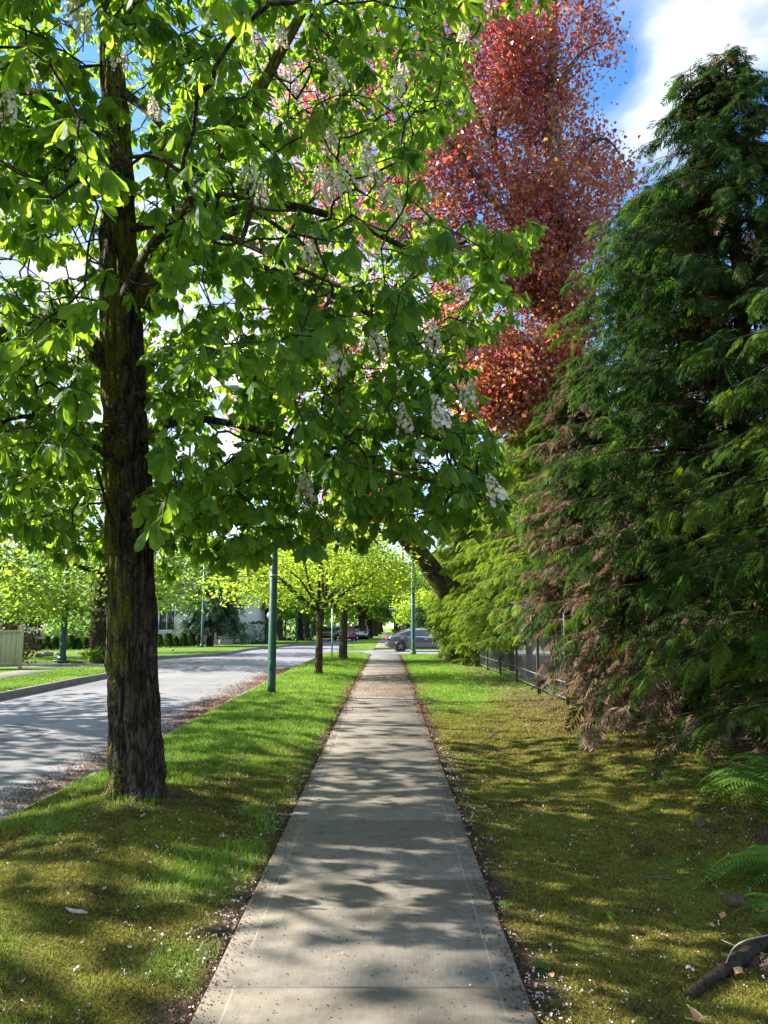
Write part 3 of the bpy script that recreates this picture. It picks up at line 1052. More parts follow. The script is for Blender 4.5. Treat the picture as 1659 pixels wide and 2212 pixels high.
MASK = np.array([(-400, -900), (1190, -900), (1178, 0), (1110, 22), (1040, 50), (1000, 140), (1003, 235), (965, 290), (905, 300), (890, 420), (925, 470), (1040, 478),
                 (1140, 488), (1142, 565), (1100, 690), (1040, 722), (1012, 780), (1030, 900), (1060, 960), (1108, 1080), (1085, 1130), (1000, 1112), (940, 1145),
                 (890, 1155), (820, 1125), (740, 1165), (690, 1172), (600, 1155), (560, 1195), (500, 1225), (430, 1185), (372, 1255), (340, 1215), (300, 1130), (240, 1180),
                 (130, 1192), (60, 1165), (0, 1140), (-120, 1150), (-400, 1200)], float)


def inside(px, py, poly):
    r = np.zeros(len(px), bool)
    j = len(poly) - 1
    for i in range(len(poly)):
        xi, yi = poly[i]; xj, yj = poly[j]
        c = ((yi > py) != (yj > py)) & (px < (xj - xi) * (py - yi) / (yj - yi + 1e-12) + xi)
        r ^= c
        j = i
    return r


SPIKES = [(155, 58, 6.0), (180, 95, 6.1), (262, 152, 6.2), (82, 208, 5.6), (8, 260, 4.9), (335, 255, 6.2), (560, 100, 6.0), (608, 100, 6.2), (628, 180, 6.5), (735, 198, 5.6),
          (855, 208, 6.5), (715, 330, 6.2), (530, 410, 5.6), (566, 450, 5.9), (748, 402, 5.9), (722, 436, 6.2), (862, 482, 5.8), (826, 440, 6.6), (812, 395, 6.6),
          (798, 372, 6.8), (674, 570, 5.5), (730, 802, 5.9), (936, 760, 6.2), (876, 940, 6.2), (957, 928, 6.1), (1085, 1092, 6.1), (1000, 95, 7.2), (872, 175, 7.0),
          (820, 765, 6.6), (905, 1000, 6.8), (1010, 880, 7.0), (640, 215, 6.9), (690, 410, 6.9), (990, 640, 7.2), (660, 1085, 6.6), (150, 30, 5.4)]
SPIKES = [(a, b, c - .35) for a, b, c in SPIKES]
spk = np.array([at(*s) for s in SPIKES])

C0 = BASE + np.array([.2, .9, 8.6])
A = np.concatenate([
    ellipsoid_pts(7600, C0, (4.9, 6.4, 7.4), g, .3),
    # hanging skirts low on the right, on the left and along the hem
    ellipsoid_pts(420, at(760, 880, 6.7), (2.0, 1.2, 1.2), g, .1),
    ellipsoid_pts(200, at(980, 1000, 6.6), (.8, 1.0, .8), g, .1),
    ellipsoid_pts(170, at(560, 1080, 6.9), (1.2, 1.4, .6), g, .1),
    ellipsoid_pts(150, at(120, 1040, 6.8), (.9, 1.8, .7), g, .1),
    ellipsoid_pts(60, at(1080, 525, 7.4), (.35, .4, .22), g, 0),
    ellipsoid_pts(70, at(965, 180, 7.4), (.5, .6, .7), g, 0),
    ellipsoid_pts(40, at(1110, -30, 7.4), (.45, .4, .25), g, 0),
    ellipsoid_pts(260, at(420, 250, 5.6), (1.6, .9, 1.5), g, 0),
    ellipsoid_pts(260, at(90, 150, 5.4), (1.1, .9, 1.1), g, 0),
    ellipsoid_pts(200, at(120, 430, 9.0), (2.2, 1.8, 2.4), g, 0),
    ellipsoid_pts(160, at(90, 780, 6.6), (1.0, 1.3, .8), g, 0),
])
px, py, dd = project(A)
infr = (px > -60) & (px < 1720) & (py > -60) & (py < 2260) & (dd > .2)
ok = (dd < .2) | ~infr | inside(px, py, MASK)
ok &= (np.linalg.norm(A - np.array([0, 0, EYE]), axis=1) > 4.3) & (A[:, 2] > 2.1)
# the trunk stays in view in the lower half; thinner foliage left of it against the sky
ok &= ~(infr & (np.abs(px - 262) < 72) & (py > 90) & (A[:, 1] < 7.1) & (g.random(len(A)) < .93))
ok &= ~(infr & (px < 420) & (py > 150) & (py < 760) & (g.random(len(A)) < .03))
ok &= ~(infr & (np.abs(px - 90) < 130) & (np.abs(py - 600) < 70) & (g.random(len(A)) < .3))
ok &= ~(infr & (np.abs(px - 490) < 40) & (np.abs(py - 880) < 90) & (g.random(len(A)) < .8))
for s, (sx, sy, sY) in zip(spk, SPIKES):
    ok &= ~((np.hypot(px - sx, py - sy + 14) < 46) & (A[:, 1] < sY + .1) & (dd > .2))
A = A[ok]
# keep one attractor per ~17 cm
A = A[(A[:, 2] < 6.5) | (g.random(len(A)) < .5) | ((A[:, 2] > 8.5) & (A[:, 0] > -3))]
key = np.unique(np.floor(A / .228).astype(int), axis=0, return_index=True)[1]
A = A[key]
tips = S.grow(np.concatenate([A, spk]), .16, .24, g, .02)
S.finish(.0048, 2.5, 5, .05)
T = S.P[tips[:]]
Dt = S.P[tips] - S.P[S.parr[tips]]
Dt /= np.linalg.norm(Dt, axis=1)[:, None] + 1e-9


def chestnut_template(nl, droop, seed, lod=0):
    gg = np.random.default_rng(seed)
    angs = np.linspace(-112, 112, nl) if nl == 7 else np.linspace(-88, 88, nl)
    ln = np.interp(np.abs(angs), [0, 40, 75, 112], [1, .97, .78, .55])
    if lod:
        ts, hw = np.array([0, .62, 1]), np.array([.02, .2, .015])
    else:
        ts, hw = np.array([0, .3, .58, .8, .93, 1]), np.array([.016, .085, .185, .19, .085, .006])
    V, Q, UV = [], [], []
    b = 0
    for a, L in zip(angs, ln):
        dr = R(droop + gg.normal() * 12 + abs(a) * .1)
        a2 = R(a + gg.normal() * 5)
        L = L * (1 + gg.normal() * .07)
        ax = np.array([math.cos(a2) * math.cos(dr), math.sin(a2) * math.cos(dr), -math.sin(dr)])
        up = np.array([math.cos(a2) * math.sin(dr), math.sin(a2) * math.sin(dr), math.cos(dr)])
        sd_ = np.cross(up, ax)
        cv = gg.uniform(.15, .5)
        tw = gg.normal() * .25
        for t, h in zip(ts, hw):
            c = ax * t * L - up * cv * t * t * L * .5
            s2 = sd_ * math.cos(tw * t) + up * math.sin(tw * t)
            for k in ((-1, 1) if False else (-1, 0, 1)):
                V.append(c + s2 * h * k * L + up * (-.28 * h * L if k else .0))
                UV.append((t, k, 0))
        for i in range(len(ts) - 1):
            q = b + i * 3
            Q += [(q, q + 3, q + 4, q + 1), (q + 1, q + 4, q + 5, q + 2)]
        b += len(ts) * 3
    return np.array(V), np.array(Q), np.array(UV)


per = 4
n = len(A) * per
nt_ = len(A)
tp_ = np.repeat(T[:nt_], per, 0)
dt_ = np.repeat(Dt[:nt_], per, 0)
rd = rdir(n, g)
out = tp_ - (C0 + np.array([0, 0, -1]))
out /= np.linalg.norm(out, axis=1)[:, None]
D = dt_ * .5 + rd * .75 + out * .45 + np.array([0, 0, -.35])
D[:, 2] *= .6
D /= np.linalg.norm(D, axis=1)[:, None]
U = np.array([0, 0, 1.0]) + rdir(n, g) * .38 + out * .25
pet = .05 + .11 * g.random(n)
pos = tp_ + D * pet[:, None]
size = (.088 + .07 * g.random(n)) * np.where(pos[:, 1] < 6.2, 1.18, 1.0)
ppx, ppy, pd = project(pos)
vis = (ppx > -140) & (ppx < 1500) & (ppy > -140) & (pd > .2)
okl = np.ones(n, bool)
for (sx, sy, sY) in SPIKES:
    okl &= ~((np.hypot(ppx - sx, ppy - sy + 18) < 58) & (pos[:, 1] < sY + .06) & vis)
Vs, Qs, Us, Ts = [], [], [], []
nb = 0
tint_all = np.clip(.5 + g.normal(size=n) * .22 + np.repeat(g.normal(size=nt_) * .14, per), 0, 1)
pv, pq = MB(), None
for var in range(6):
    for lod in (0, 1):
        sel = np.where((np.arange(n) % 6 == var) & (vis == (lod == 0)) & okl)[0]
        if not len(sel):
            continue
        TV, TQ, TU = chestnut_template(7 if var % 3 else 5, (18, 30, 42, 52, 26, 38)[var], 100 + var, lod)
        V, Q = instance(TV, TQ, pos[sel], frames(D[sel], U[sel]), size[sel] * (1.0 if lod == 0 else 1.1))
        Vs.append(V); Qs.append(Q + nb); nb += len(V)
        Us.append(np.tile(TU, (len(sel), 1))); Ts.append(np.repeat(tint_all[sel], len(TV)))
# petioles
sel = np.where(vis & okl)[0]
a_, b_ = tp_[sel], pos[sel]
Fm = frames(b_ - a_, np.tile([[.3, .2, .93]], (len(sel), 1)))
th = np.arange(3) * 2.0944
ring = (np.cos(th)[None, :, None] * Fm[:, :, 1][:, None] + np.sin(th)[None, :, None] * Fm[:, :, 2][:, None]) * .0028
V = np.concatenate([a_[:, None] + ring, b_[:, None] + ring], 1).reshape(-1, 3)
k3 = np.arange(3)
q3 = np.stack([k3, (k3 + 1) % 3, 3 + (k3 + 1) % 3, 3 + k3], 1)
Vs.append(V); Qs.append((q3[None] + (np.arange(len(sel)) * 6)[:, None, None]).reshape(-1, 4) + nb); nb += len(V)
Us.append(np.tile([[.5, .5, 0]], (len(V), 1))); Ts.append(np.full(len(V), .8))
chestnut = thing('horse_chestnut_tree', BASE, 'large horse chestnut with mossy trunk and white flower spikes beside the pavement', 'tree')
S.mb.build('trunk', M['bark'], chestnut, smooth=True, attr='tint', shift=BASE)
mk('crown', np.concatenate(Vs) - BASE, np.concatenate(Qs), M['chestnut'], chestnut, {'tint': np.concatenate(Ts), 'uvp': np.concatenate(Us)}, smooth=True)
print('chestnut twigs', nt_, 'leaf faces', sum(len(q) for q in Qs))


def spike_mesh(seed):
    gg = np.random.default_rng(seed)
    V, Q, Tn = [], [], []
    nb = 0
    L = .25
    m = 44
    TV, TQ = simple_leaf(.5, .25, -.1)
    for i in range(m):
        t = (i + .5) / m
        a = i * 2.4 + gg.normal() * .4
        rr = .05 * (1 - t) ** .65 + .006
        z = .02 + t * L
        o = np.array([math.cos(a), math.sin(a), .25 + .6 * t]); o /= np.linalg.norm(o)
        p = np.array([math.cos(a) * rr, math.sin(a) * rr, z])
        k = 5
        f = frames(o[None], np.array([[.2, .1, .97]]))[0]
        th = np.arange(k) * 2 * math.pi / k + gg.random() * 6
        dd_ = o[None] * .75 + np.cos(th)[:, None] * f[:, 1] + np.sin(th)[:, None] * f[:, 2]
        v, q = instance(TV, TQ, np.tile(p, (k, 1)), frames(dd_, np.tile(o, (k, 1))), np.full(k, .034 * (1 - .5 * t)) * gg.uniform(.8, 1.3, k))
        V.append(v); Q.append(q + nb); nb += len(v)
        Tn.append(np.full(len(v), np.clip(gg.normal() * .1 + .9 - .1 * t, 0, 1)))
    v, q = tube_np(np.array([(0, 0, -.06), (0, 0, .1), (0, 0, L)]), np.array([.006, .005, .003]), 5)
    V.append(v); Q.append(q + nb); Tn.append(np.full(len(v), .05))
    return np.concatenate(V), np.concatenate(Q), np.concatenate(Tn)


spm = []
for i in range(4):
    V, Q, t = spike_mesh(60 + i)
    spm.append((V, Q, t))
sp_objs = []
for i, p in enumerate(spk):
    if i < 4:
        o = mk('flower_spike', spm[i][0], spm[i][1], M['blossom'], chestnut, {'tint': spm[i][2]})
        sp_objs.append(o)
    else:
        o = sp_objs[i % 4].copy()
        col.objects.link(o)
        o.parent = chestnut
    o.location = tuple(p - BASE)
    o.rotation_euler = (g.normal() * .2, .08 + g.normal() * .2, g.random() * 6)
    s = .78 + .35 * g.random()
    o.scale = (s, s, s)


# ------------------------------------------------------------------ copper beeches behind the hedge
def world_tree(name, base, trunk, limbs, blobs, label, leafm, bark, seed, per, spread, size, w=.36, flat=.7, hang=.3, tintb=.45, clump=.28, step=.35, mask=None, lo=.2, zt=None, carve=.43, cat='tree', group=None):
    g = np.random.default_rng(seed)
    S = Skel()
    P, r = trunk
    S.limb(P, r, 20, .15, .02, thin_moss, attach=False)
    for P, r in limbs:
        S.limb(P, r, 9, .25, .006, thin_moss)
    A = np.concatenate([ellipsoid_pts(n, c, rad, g, lo) for c, rad, n in blobs])
    if carve:
        nn = noise(A[:, 0] * .75, A[:, 1] * .75, A[:, 2] * .6, seed) * .65 + noise(A[:, 0] * 1.7, A[:, 1] * 1.7, A[:, 2] * 1.2, seed + 1) * .35
        A = A[nn > carve]
    if mask is not None:
        px, py, dd = project(A)
        fr = (px > -40) & (px < 1700) & (py > -40) & (py < 2212)
        A = A[~fr | inside(px, py, mask)]
    tips = S.grow(A, step, .06, g, .04)
    S.finish(.006, 2.4, 4)
    T = S.P[tips]
    n = len(T) * per
    pos = np.repeat(T, per, 0) + g.normal(size=(n, 3)) * spread * np.array([1, 1, 1.1])
    D = rdir(n, g) * np.array([1, 1, flat]) + np.array([0, 0, -hang])
    U = rdir(n, g) + np.array([0, 0, .5])
    s = size * (.65 + .7 * g.random(n))
    V, Q = leaf_mesh(pos, D, U, s, simple_leaf(w))
    b = tintb if zt is None else zt(T)
    t = np.clip(np.repeat(g.normal(size=len(T)) * clump + b, per) + g.normal(size=n) * .2, 0, 1)
    root = thing(name, base, label, cat, group)
    S.mb.build('trunk', bark, root, smooth=True, attr='tint', shift=base)
    mk('crown', V - base, Q, leafm, root, {'tint': np.repeat(t, 4)})
    return root


def lp(Y, *pts):
    return np.array([at(a, b, Y + dy) for a, b, dy, _ in pts]), np.array([p[3] for p in pts])


b1 = np.array([5.55, 21.0, float(H(5.5, 21))])
BM = np.array([(560, -400), (1330, -400), (1322, 60), (1335, 120), (1305, 170), (1275, 200), (1320, 300), (1375, 370), (1360, 420), (1300, 470), (1290, 620), (1255, 840), (1190, 950),
               (1100, 985), (1010, 960), (985, 900), (900, 760), (700, 700), (560, 300)], float)
world_tree('copper_beech_tree', b1,
           lp(21, (1262, 1420, 0, .42), (1252, 1150, 0, .36), (1240, 800, 0, .31), (1218, 600, 0, .28), (1200, 400, 0, .25), (1190, 200, 0, .2), (1195, 0, 0, .15), (1205, -250, 0, .08)),
           [lp(21, (1225, 640, 0, .2), (1170, 540, -.4, .17), (1100, 470, -.8, .14), (1040, 400, -1, .11), (985, 320, -1.2, .085), (920, 280, -1.3, .05), (840, 260, -1.3, .02)),
            lp(21, (1215, 590, 0, .2), (1150, 470, .3, .18), (1090, 370, .5, .15), (1065, 300, .6, .13), (1085, 150, .6, .1), (1095, 40, .6, .07), (1080, -140, .6, .03)),
            lp(21, (1252, 1180, 0, .25), (1190, 960, -.4, .2), (1140, 885, -.7, .17), (1095, 845, -1, .12), (1040, 800, -1.2, .07), (980, 780, -1.4, .03)),
            lp(21, (1238, 800, 0, .14), (1160, 650, -.5, .1), (1080, 610, -.9, .07), (990, 590, -1.2, .03)),
            lp(21, (1205, 420, 0, .12), (1260, 320, -.5, .08), (1310, 300, -.8, .04), (1350, 350, -1, .015)),
            lp(21, (1192, 210, 0, .1), (1250, 120, .3, .06), (1300, 90, .5, .02)),
            lp(21, (1235, 760, 0, .1), (1290, 600, .6, .07), (1300, 480, .9, .03)),
            lp(21, (1062, 320, .6, .08), (1000, 180, .4, .06), (930, 110, .2, .03)),
            lp(21, (1190, 200, 0, .09), (1120, 60, -.4, .06), (1050, -60, -.6, .03))],
           [(at(1200, 120, 21), (2.0, 1.9, 3.6), 620), (at(1240, 420, 20.8), (1.9, 1.6, 2.4), 430), (at(1040, 180, 21), (2.2, 1.8, 3.2), 480), (at(1080, 480, 20.4), (2.5, 1.7, 1.7), 330),
            (at(1080, 680, 20), (2.2, 1.5, 1.5), 330), (at(1170, 700, 20.4), (1.5, 1.3, 2.2), 300), (at(1110, 820, 19.8), (1.5, 1.2, 1.1), 190), (at(930, 420, 20.2), (1.6, 1.4, 2.6), 260), (at(1050, 880, 19.8), (1.1, 1.0, .9), 150), (at(1225, 610, 20.4), (1.3, 1.2, 1.7), 230), (at(1130, 600, 20.4), (1.2, 1.2, 1.2), 130), (at(1240, 780, 20.2), (1.0, 1.0, 1.0), 110),
            (at(1100, -250, 21), (3.2, 2.4, 2.6), 260), (at(800, 280, 21.5), (2.3, 1.8, 3.8), 400)],
           'tall copper beech with red and orange leaves rising behind the cedar hedge', M['beech'], M['bark_grey'], 21, 28, .27, .122, .38, .8, .6, .45, .28, .3, BM,
           zt=lambda T: np.clip(.66 - (T[:, 2] - 6) * .03 + (T[:, 0] - 3.6) * .025, .2, .70))
b2 = np.array([3.7, 31.5, float(H(3.7, 31.5))])
world_tree('copper_beech_tree', b2,
           lp(31, (1035, 1440, .5, .5), (1010, 1345, .4, .46), (955, 1262, 0, .42), (905, 1195, -.3, .39), (850, 1125, -.6, .36), (790, 1010, -1, .3), (735, 850, -1.2, .24), (690, 640, -1.4, .18), (660, 380, -1.4, .1)),
           [lp(31, (790, 1010, -1, .16), (690, 900, -1.4, .12), (590, 860, -1.6, .08), (500, 880, -1.8, .03)),
            lp(31, (740, 860, -1.2, .14), (820, 700, -1, .1), (880, 560, -1, .05)),
            lp(31, (840, 1110, -.6, .13), (800, 1090, -1.6, .09), (760, 1100, -2.4, .04)),
            lp(31, (690, 640, -1.4, .1), (600, 480, -1.6, .07), (540, 330, -1.6, .03))],
           [(at(720, 560, 30), (3.4, 3, 4.6), 300), (at(790, 1085, 29), (1.7, 1.6, 1.0), 230), (at(570, 890, 29.5), (1.9, 1.5, 1.2), 70), (at(800, 830, 29.5), (1.9, 2, 2), 150), (at(640, 250, 30), (2.6, 2.6, 4.2), 160),
            (at(850, 1080, 30), (.9, 1.0, .6), 70)],
           'copper beech with a thick dark trunk leaning over the pavement out of the hedge', M['beech'], M['bark'], 22, 22, .36, .13, .4, .8, .4, .55, .2, .4, carve=0)


# ------------------------------------------------------------------ cedars of the hedge
def frond(lod, seed=0):
    gg = np.random.default_rng(seed)
    V, Q = [], []

    def rhomb(p, d, L, w_, dz=0.0):
        d = np.asarray(d, float); d /= np.linalg.norm(d)
        s_ = np.cross((0, 0, 1.), d); s_ /= np.linalg.norm(s_) + 1e-9
        b = len(V)
        V.extend([p, p + d * L * .5 - s_ * w_ + [0, 0, dz * .3], p + d * L + [0, 0, dz], p + d * L * .5 + s_ * w_ + [0, 0, dz * .3]])
        Q.append((b, b + 1, b + 2, b + 3))
    n = (9, 8, 4)[lod]
    zf = lambda x: .06 * x - .34 * x * x
    for i in range(n):
        x = .1 + .84 * (i + .3) / n
        p = np.array([x, 0, zf(x)])
        L = (.40 - .27 * x) * gg.uniform(.8, 1.2) + .04
        for s in (-1, 1):
            a = R(48 + gg.normal() * 6)
            d = np.array([math.cos(a), s * math.sin(a), -.25 - .2 * gg.random()])
            rhomb(p, d, L, (.02, .03, .07)[lod], -.16 * L)
            if lod == 0:
                dn = d / np.linalg.norm(d)
                for f in (.3, .52, .74):
                    q = p + dn * L * f + [0, 0, -.16 * L * f * f]
                    for s2 in (-1, 1):
                        b_ = a * s + s2 * R(40)
                        rhomb(q, np.array([math.cos(b_), math.sin(b_), -.3]), L * .38 * (1.1 - f), .014, -.02)
    rhomb(np.array([0, 0, 0.]), np.array([1, 0, -.16]), 1.0, .011 if lod < 2 else .03, -.1)
    rhomb(np.array([.85, 0, zf(.85)]), np.array([1, 0, -.6]), .2, .03, -.03)
    return np.array(V, float), np.array(Q)


FR = {(l, k): frond(l, 10 * l + k) for l in range(3) for k in range(3)}


def cedar(seed, Ht, Rm, nb, nf, fs, lod, shape=(1.0, .7), z0=.35, dead=None, tintb=.62, lean=(0, 0), tops=1, face=(-1, -.35), trunk_r=.12, up=.22, ext=None):
    """a cedar in local coordinates: trunk and boughs, fronds, tint"""
    g = np.random.default_rng(seed)
    mb = MB()
    zt = np.linspace(0, Ht, 14)
    wob = np.stack([np.interp(zt, [0, Ht], [0, lean[0]]) + g.normal(size=14) * .02 * zt / Ht, np.interp(zt, [0, Ht], [0, lean[1]]), zt], 1)
    mb.tube(wob, trunk_r * (1 - zt / Ht) ** .8 + .008, 9)
    pos, D, U, sz, tn = [], [], [], [], []
    fa = np.array([face[0], face[1]]) / np.hypot(*face)

    def bough(p0, a, L, nfr, upk, size):
        dirv = np.array([math.cos(a), math.sin(a), 0])
        side = np.array([-dirv[1], dirv[0], 0])
        ts = np.linspace(0, 1, 7)
        bend = g.normal() * .25
        P = p0 + dirv * (ts * L)[:, None] + side * (bend * ts ** 2 * L)[:, None] + np.array([0, 0, 1.]) * ((upk * ts - (upk + .32) * ts ** 2 * .8 + .12 * ts ** 3) * L)[:, None]
        mb.tube(P, np.linspace(.006 + .006 * L, .003, 7), 4, cap=False)
        tt = .10 + .90 * g.random(nfr) ** .85
        tt[0] = 1.0
        c = np.stack([np.interp(tt, ts, P[:, i]) for i in range(3)], 1)
        dd = np.stack([np.interp(tt, ts, np.gradient(P[:, i])) for i in range(3)], 1)
        dd /= np.linalg.norm(dd, axis=1)[:, None]
        sg = np.where(np.arange(nfr) % 2, 1, -1)[:, None] * (1 - tt[:, None] * .8)
        d = dd + side[None] * sg * g.uniform(.5, 1.3, (nfr, 1)) + np.array([0, 0, -.5]) + g.normal(size=(nfr, 3)) * .36
        pos.append(c); D.append(d)
        U.append(np.array([0, 0, 1.]) + g.normal(size=(nfr, 3)) * .3)
        s = size * (1 - .35 * tt) * g.uniform(.6, 1.3, nfr)
        sz.append(s)
        b = g.normal() * .08
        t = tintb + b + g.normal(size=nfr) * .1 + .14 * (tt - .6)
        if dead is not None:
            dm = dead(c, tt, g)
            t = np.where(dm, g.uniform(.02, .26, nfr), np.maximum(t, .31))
        tn.append(np.clip(t, 0, 1))

    for k in range(nb):
        z = z0 + (Ht - z0 - .1) * ((k + g.random()) / nb) ** .92
        a = g.random() * 2 * math.pi
        if math.cos(a) * fa[0] + math.sin(a) * fa[1] < -.2 and g.random() < .5:
            a += math.pi
        f = (z - z0) / (Ht - z0)
        L = Rm * max(.04, (1 - f ** shape[0])) ** shape[1] * g.uniform(.5, 1.22)
        if ext:
            L *= ext(z, a)
        p0 = np.array([np.interp(z, zt, wob[:, 0]), np.interp(z, zt, wob[:, 1]), z])
        bough(p0, a, max(L, .2), max(4, int(nf * min(1, .35 + L / Rm))), up + .35 * f, fs * (1 - .25 * f))
    for k in range(1, tops):
        q = wob[-1] * [1, 1, .84] + np.array([g.normal() * .3 - .45, g.normal() * .3, 0])
        zz = np.linspace(0, Ht * .14, 5)
        P = q + np.stack([zz * 0, zz * 0, zz], 1)
        mb.tube(P, np.linspace(.03, .006, 5), 5)
        for j in range(26):
            f = g.random()
            bough(q + [0, 0, f * Ht * .14], g.random() * 6.28, .75 * (1 - f) + .12, 6, .4, fs * .75)
    pos, D, U, sz, tn = [np.concatenate(x) for x in (pos, D, U, sz, tn)]
    Vs, Qs, Ts = [], [], []
    n = 0
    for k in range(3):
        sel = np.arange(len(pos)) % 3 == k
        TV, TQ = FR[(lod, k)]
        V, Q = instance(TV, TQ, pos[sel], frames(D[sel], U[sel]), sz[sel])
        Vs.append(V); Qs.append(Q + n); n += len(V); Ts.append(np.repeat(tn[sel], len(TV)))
    return mb, np.concatenate(Vs), np.concatenate(Qs), np.concatenate(Ts)


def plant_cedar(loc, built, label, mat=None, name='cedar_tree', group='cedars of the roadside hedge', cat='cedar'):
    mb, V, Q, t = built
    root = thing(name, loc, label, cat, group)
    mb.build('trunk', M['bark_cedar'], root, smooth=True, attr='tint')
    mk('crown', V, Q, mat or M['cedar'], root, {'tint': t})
    return root


def gp(x, y, dz=-.05):
    return np.array([x, y, float(H(x, y)) + dz])


def low_dead(zmax, k=.6, x=-.2):
    return lambda c, tt, g: (g.random(len(c)) < k * sstep(zmax, zmax * .35, c[:, 2])) | ((tt < .45) & (g.random(len(c)) < .55))


def withered(k):
    return lambda c, tt, g: (g.random(len(c)) < .42 + k * sstep(.3, .5, noise(c[:, 0] * 1.6 + 3, c[:, 1] * 1.6, c[:, 2] * 1.1, 88))) & (g.random(len(c)) < .93)


plant_cedar(gp(5.2, 7.7), cedar(31, 5.6, 2.3, 170, 26, .54, 0, (2.4, .55), .55, low_dead(1.0, .4), .66, trunk_r=.11, up=.3),
            'nearest cedar, bright green fronds reaching in above the ferns at the right edge')
plant_cedar(gp(5.55, 11.4), cedar(32, at(1580, 120, 11.4)[2] - .1, 3.0, 440, 28, .56, 1, (1.55, .68), .5, low_dead(2.2, .7), .47, tops=2, trunk_r=.2, up=.25),
            'tallest dark green cedar with two pointed tops against the sky')
plant_cedar(gp(5.65, 14.6), cedar(33, at(1400, 415, 14.6)[2], 2.4, 340, 26, .56, 1, (3.2, .58), .5, low_dead(4.2, .85), .46, tops=3, trunk_r=.16, up=.2),
            'dark cedar with thin sky gaps standing left of the tallest cedar')
plant_cedar(gp(4.35, 13.3), cedar(34, 3.6, 1.15, 130, 24, .48, 1, (1.8, .55), .25, withered(.8), .5, trunk_r=.08, up=.05),
            'low brown cedar drooping to the ground right of the iron fence end')
plant_cedar(gp(4.45, 16.1), cedar(35, 7.4, 1.45, 230, 24, .50, 1, (2.2, .5), 1.6, withered(.85), .5, trunk_r=.09, up=.02),
            'tall brown withered cedar beside the end post of the iron fence')
plant_cedar(gp(4.9, 18.4), cedar(36, 8.0, 1.8, 230, 26, .54, 1, (2.2, .5), 1.5, low_dead(1.8, .6), .6, trunk_r=.12),
            'green cedar behind the iron fence next to the withered brown cedar')
far_c = [(4.5, 20.9, 8.2, 1.75, 'bushy light green cedar spilling over the second fence panel'),
         (4.3, 23.4, 8.0, 1.75, 'light green cedar spilling over the middle fence panels'),
         (4.2, 26.2, 7.4, 1.7, 'sunlit green cedar whose fronds hide the fence rails'),
         (3.7, 29.0, 7.0, 1.7, 'sunlit cedar standing in front of the leaning beech trunk'),
         (3.5, 32.0, 6.7, 1.65, 'cedar just beyond the base of the leaning beech trunk'),
         (3.55, 35.2, 6.3, 1.6, 'second last cedar of the hedge before the side street'),
         (3.7, 38.4, 5.7, 1.55, 'last cedar of the hedge, next to the green lamp post')]
for i, (x, y, h, r, lab) in enumerate(far_c):
    plant_cedar(gp(x, y), cedar(40 + i, h, r, 180, 26, .54, 1 if i < 4 else 2, (3.2, .42), .35 if i > 2 else 1.2, low_dead(.8, .4), .92, trunk_r=.1, up=.15, ext=(lambda z, a: .62 + .38 * float(sstep(.6, 2.2, z))) if i > 2 else None), lab)

# ------------------------------------------------------------------ iron fence
FP = [(3.44, 14.9), (3.50, 18.0), (3.51, 21.0), (3.46, 23.7), (3.4, 26.2), (3.35, 29.0), (3.3, 32.0), (3.28, 35.0)]
fb = gp(*FP[0], 0)
fence = thing('iron_fence', fb, 'dark iron picket fence standing along the foot of the cedars', 'fence')
for i, (x, y) in enumerate(FP):
    z = float(H(x, y))
    hp = 1.72 if i == 0 else 2.25
    mb = MB()
    mb.box((x - fb[0], y - fb[1], z - fb[2] + hp / 2 - .1), (.065, .065, hp + .2), bev=.006)
    mb.box((x - fb[0], y - fb[1], z - fb[2] + hp + .012), (.08, .08, .025), bev=.006)
    mb.build('post', M['iron'], fence)
    if i == len(FP) - 1:
        break
    x2, y2 = FP[i + 1]
    z2 = float(H(x2, y2))
    top = 1.62 if i == 0 else 2.15
    mb = MB()
    a, b = np.array([x, y + .035, z]) - fb, np.array([x2, y2 - .035, z2]) - fb
    rails = (.12, .42, top) if i == 0 else (.12, .42, top - .35, top)
    L = np.linalg.norm((b - a)[:2])
    ang = math.atan2(b[1] - a[1], b[0] - a[0])
    for h in rails:
        mb.tube([a + [0, 0, h], b + [0, 0, h]], .022, 4)
    k = int(L / .15)
    for j in range(1, k):
        p = a + (b - a) * j / k
        mb.tube([p + [0, 0, .1], p + [0, 0, top - .01]], .007, 4, cap=False)
    mb.build('picket_panel', M['iron'], fence)

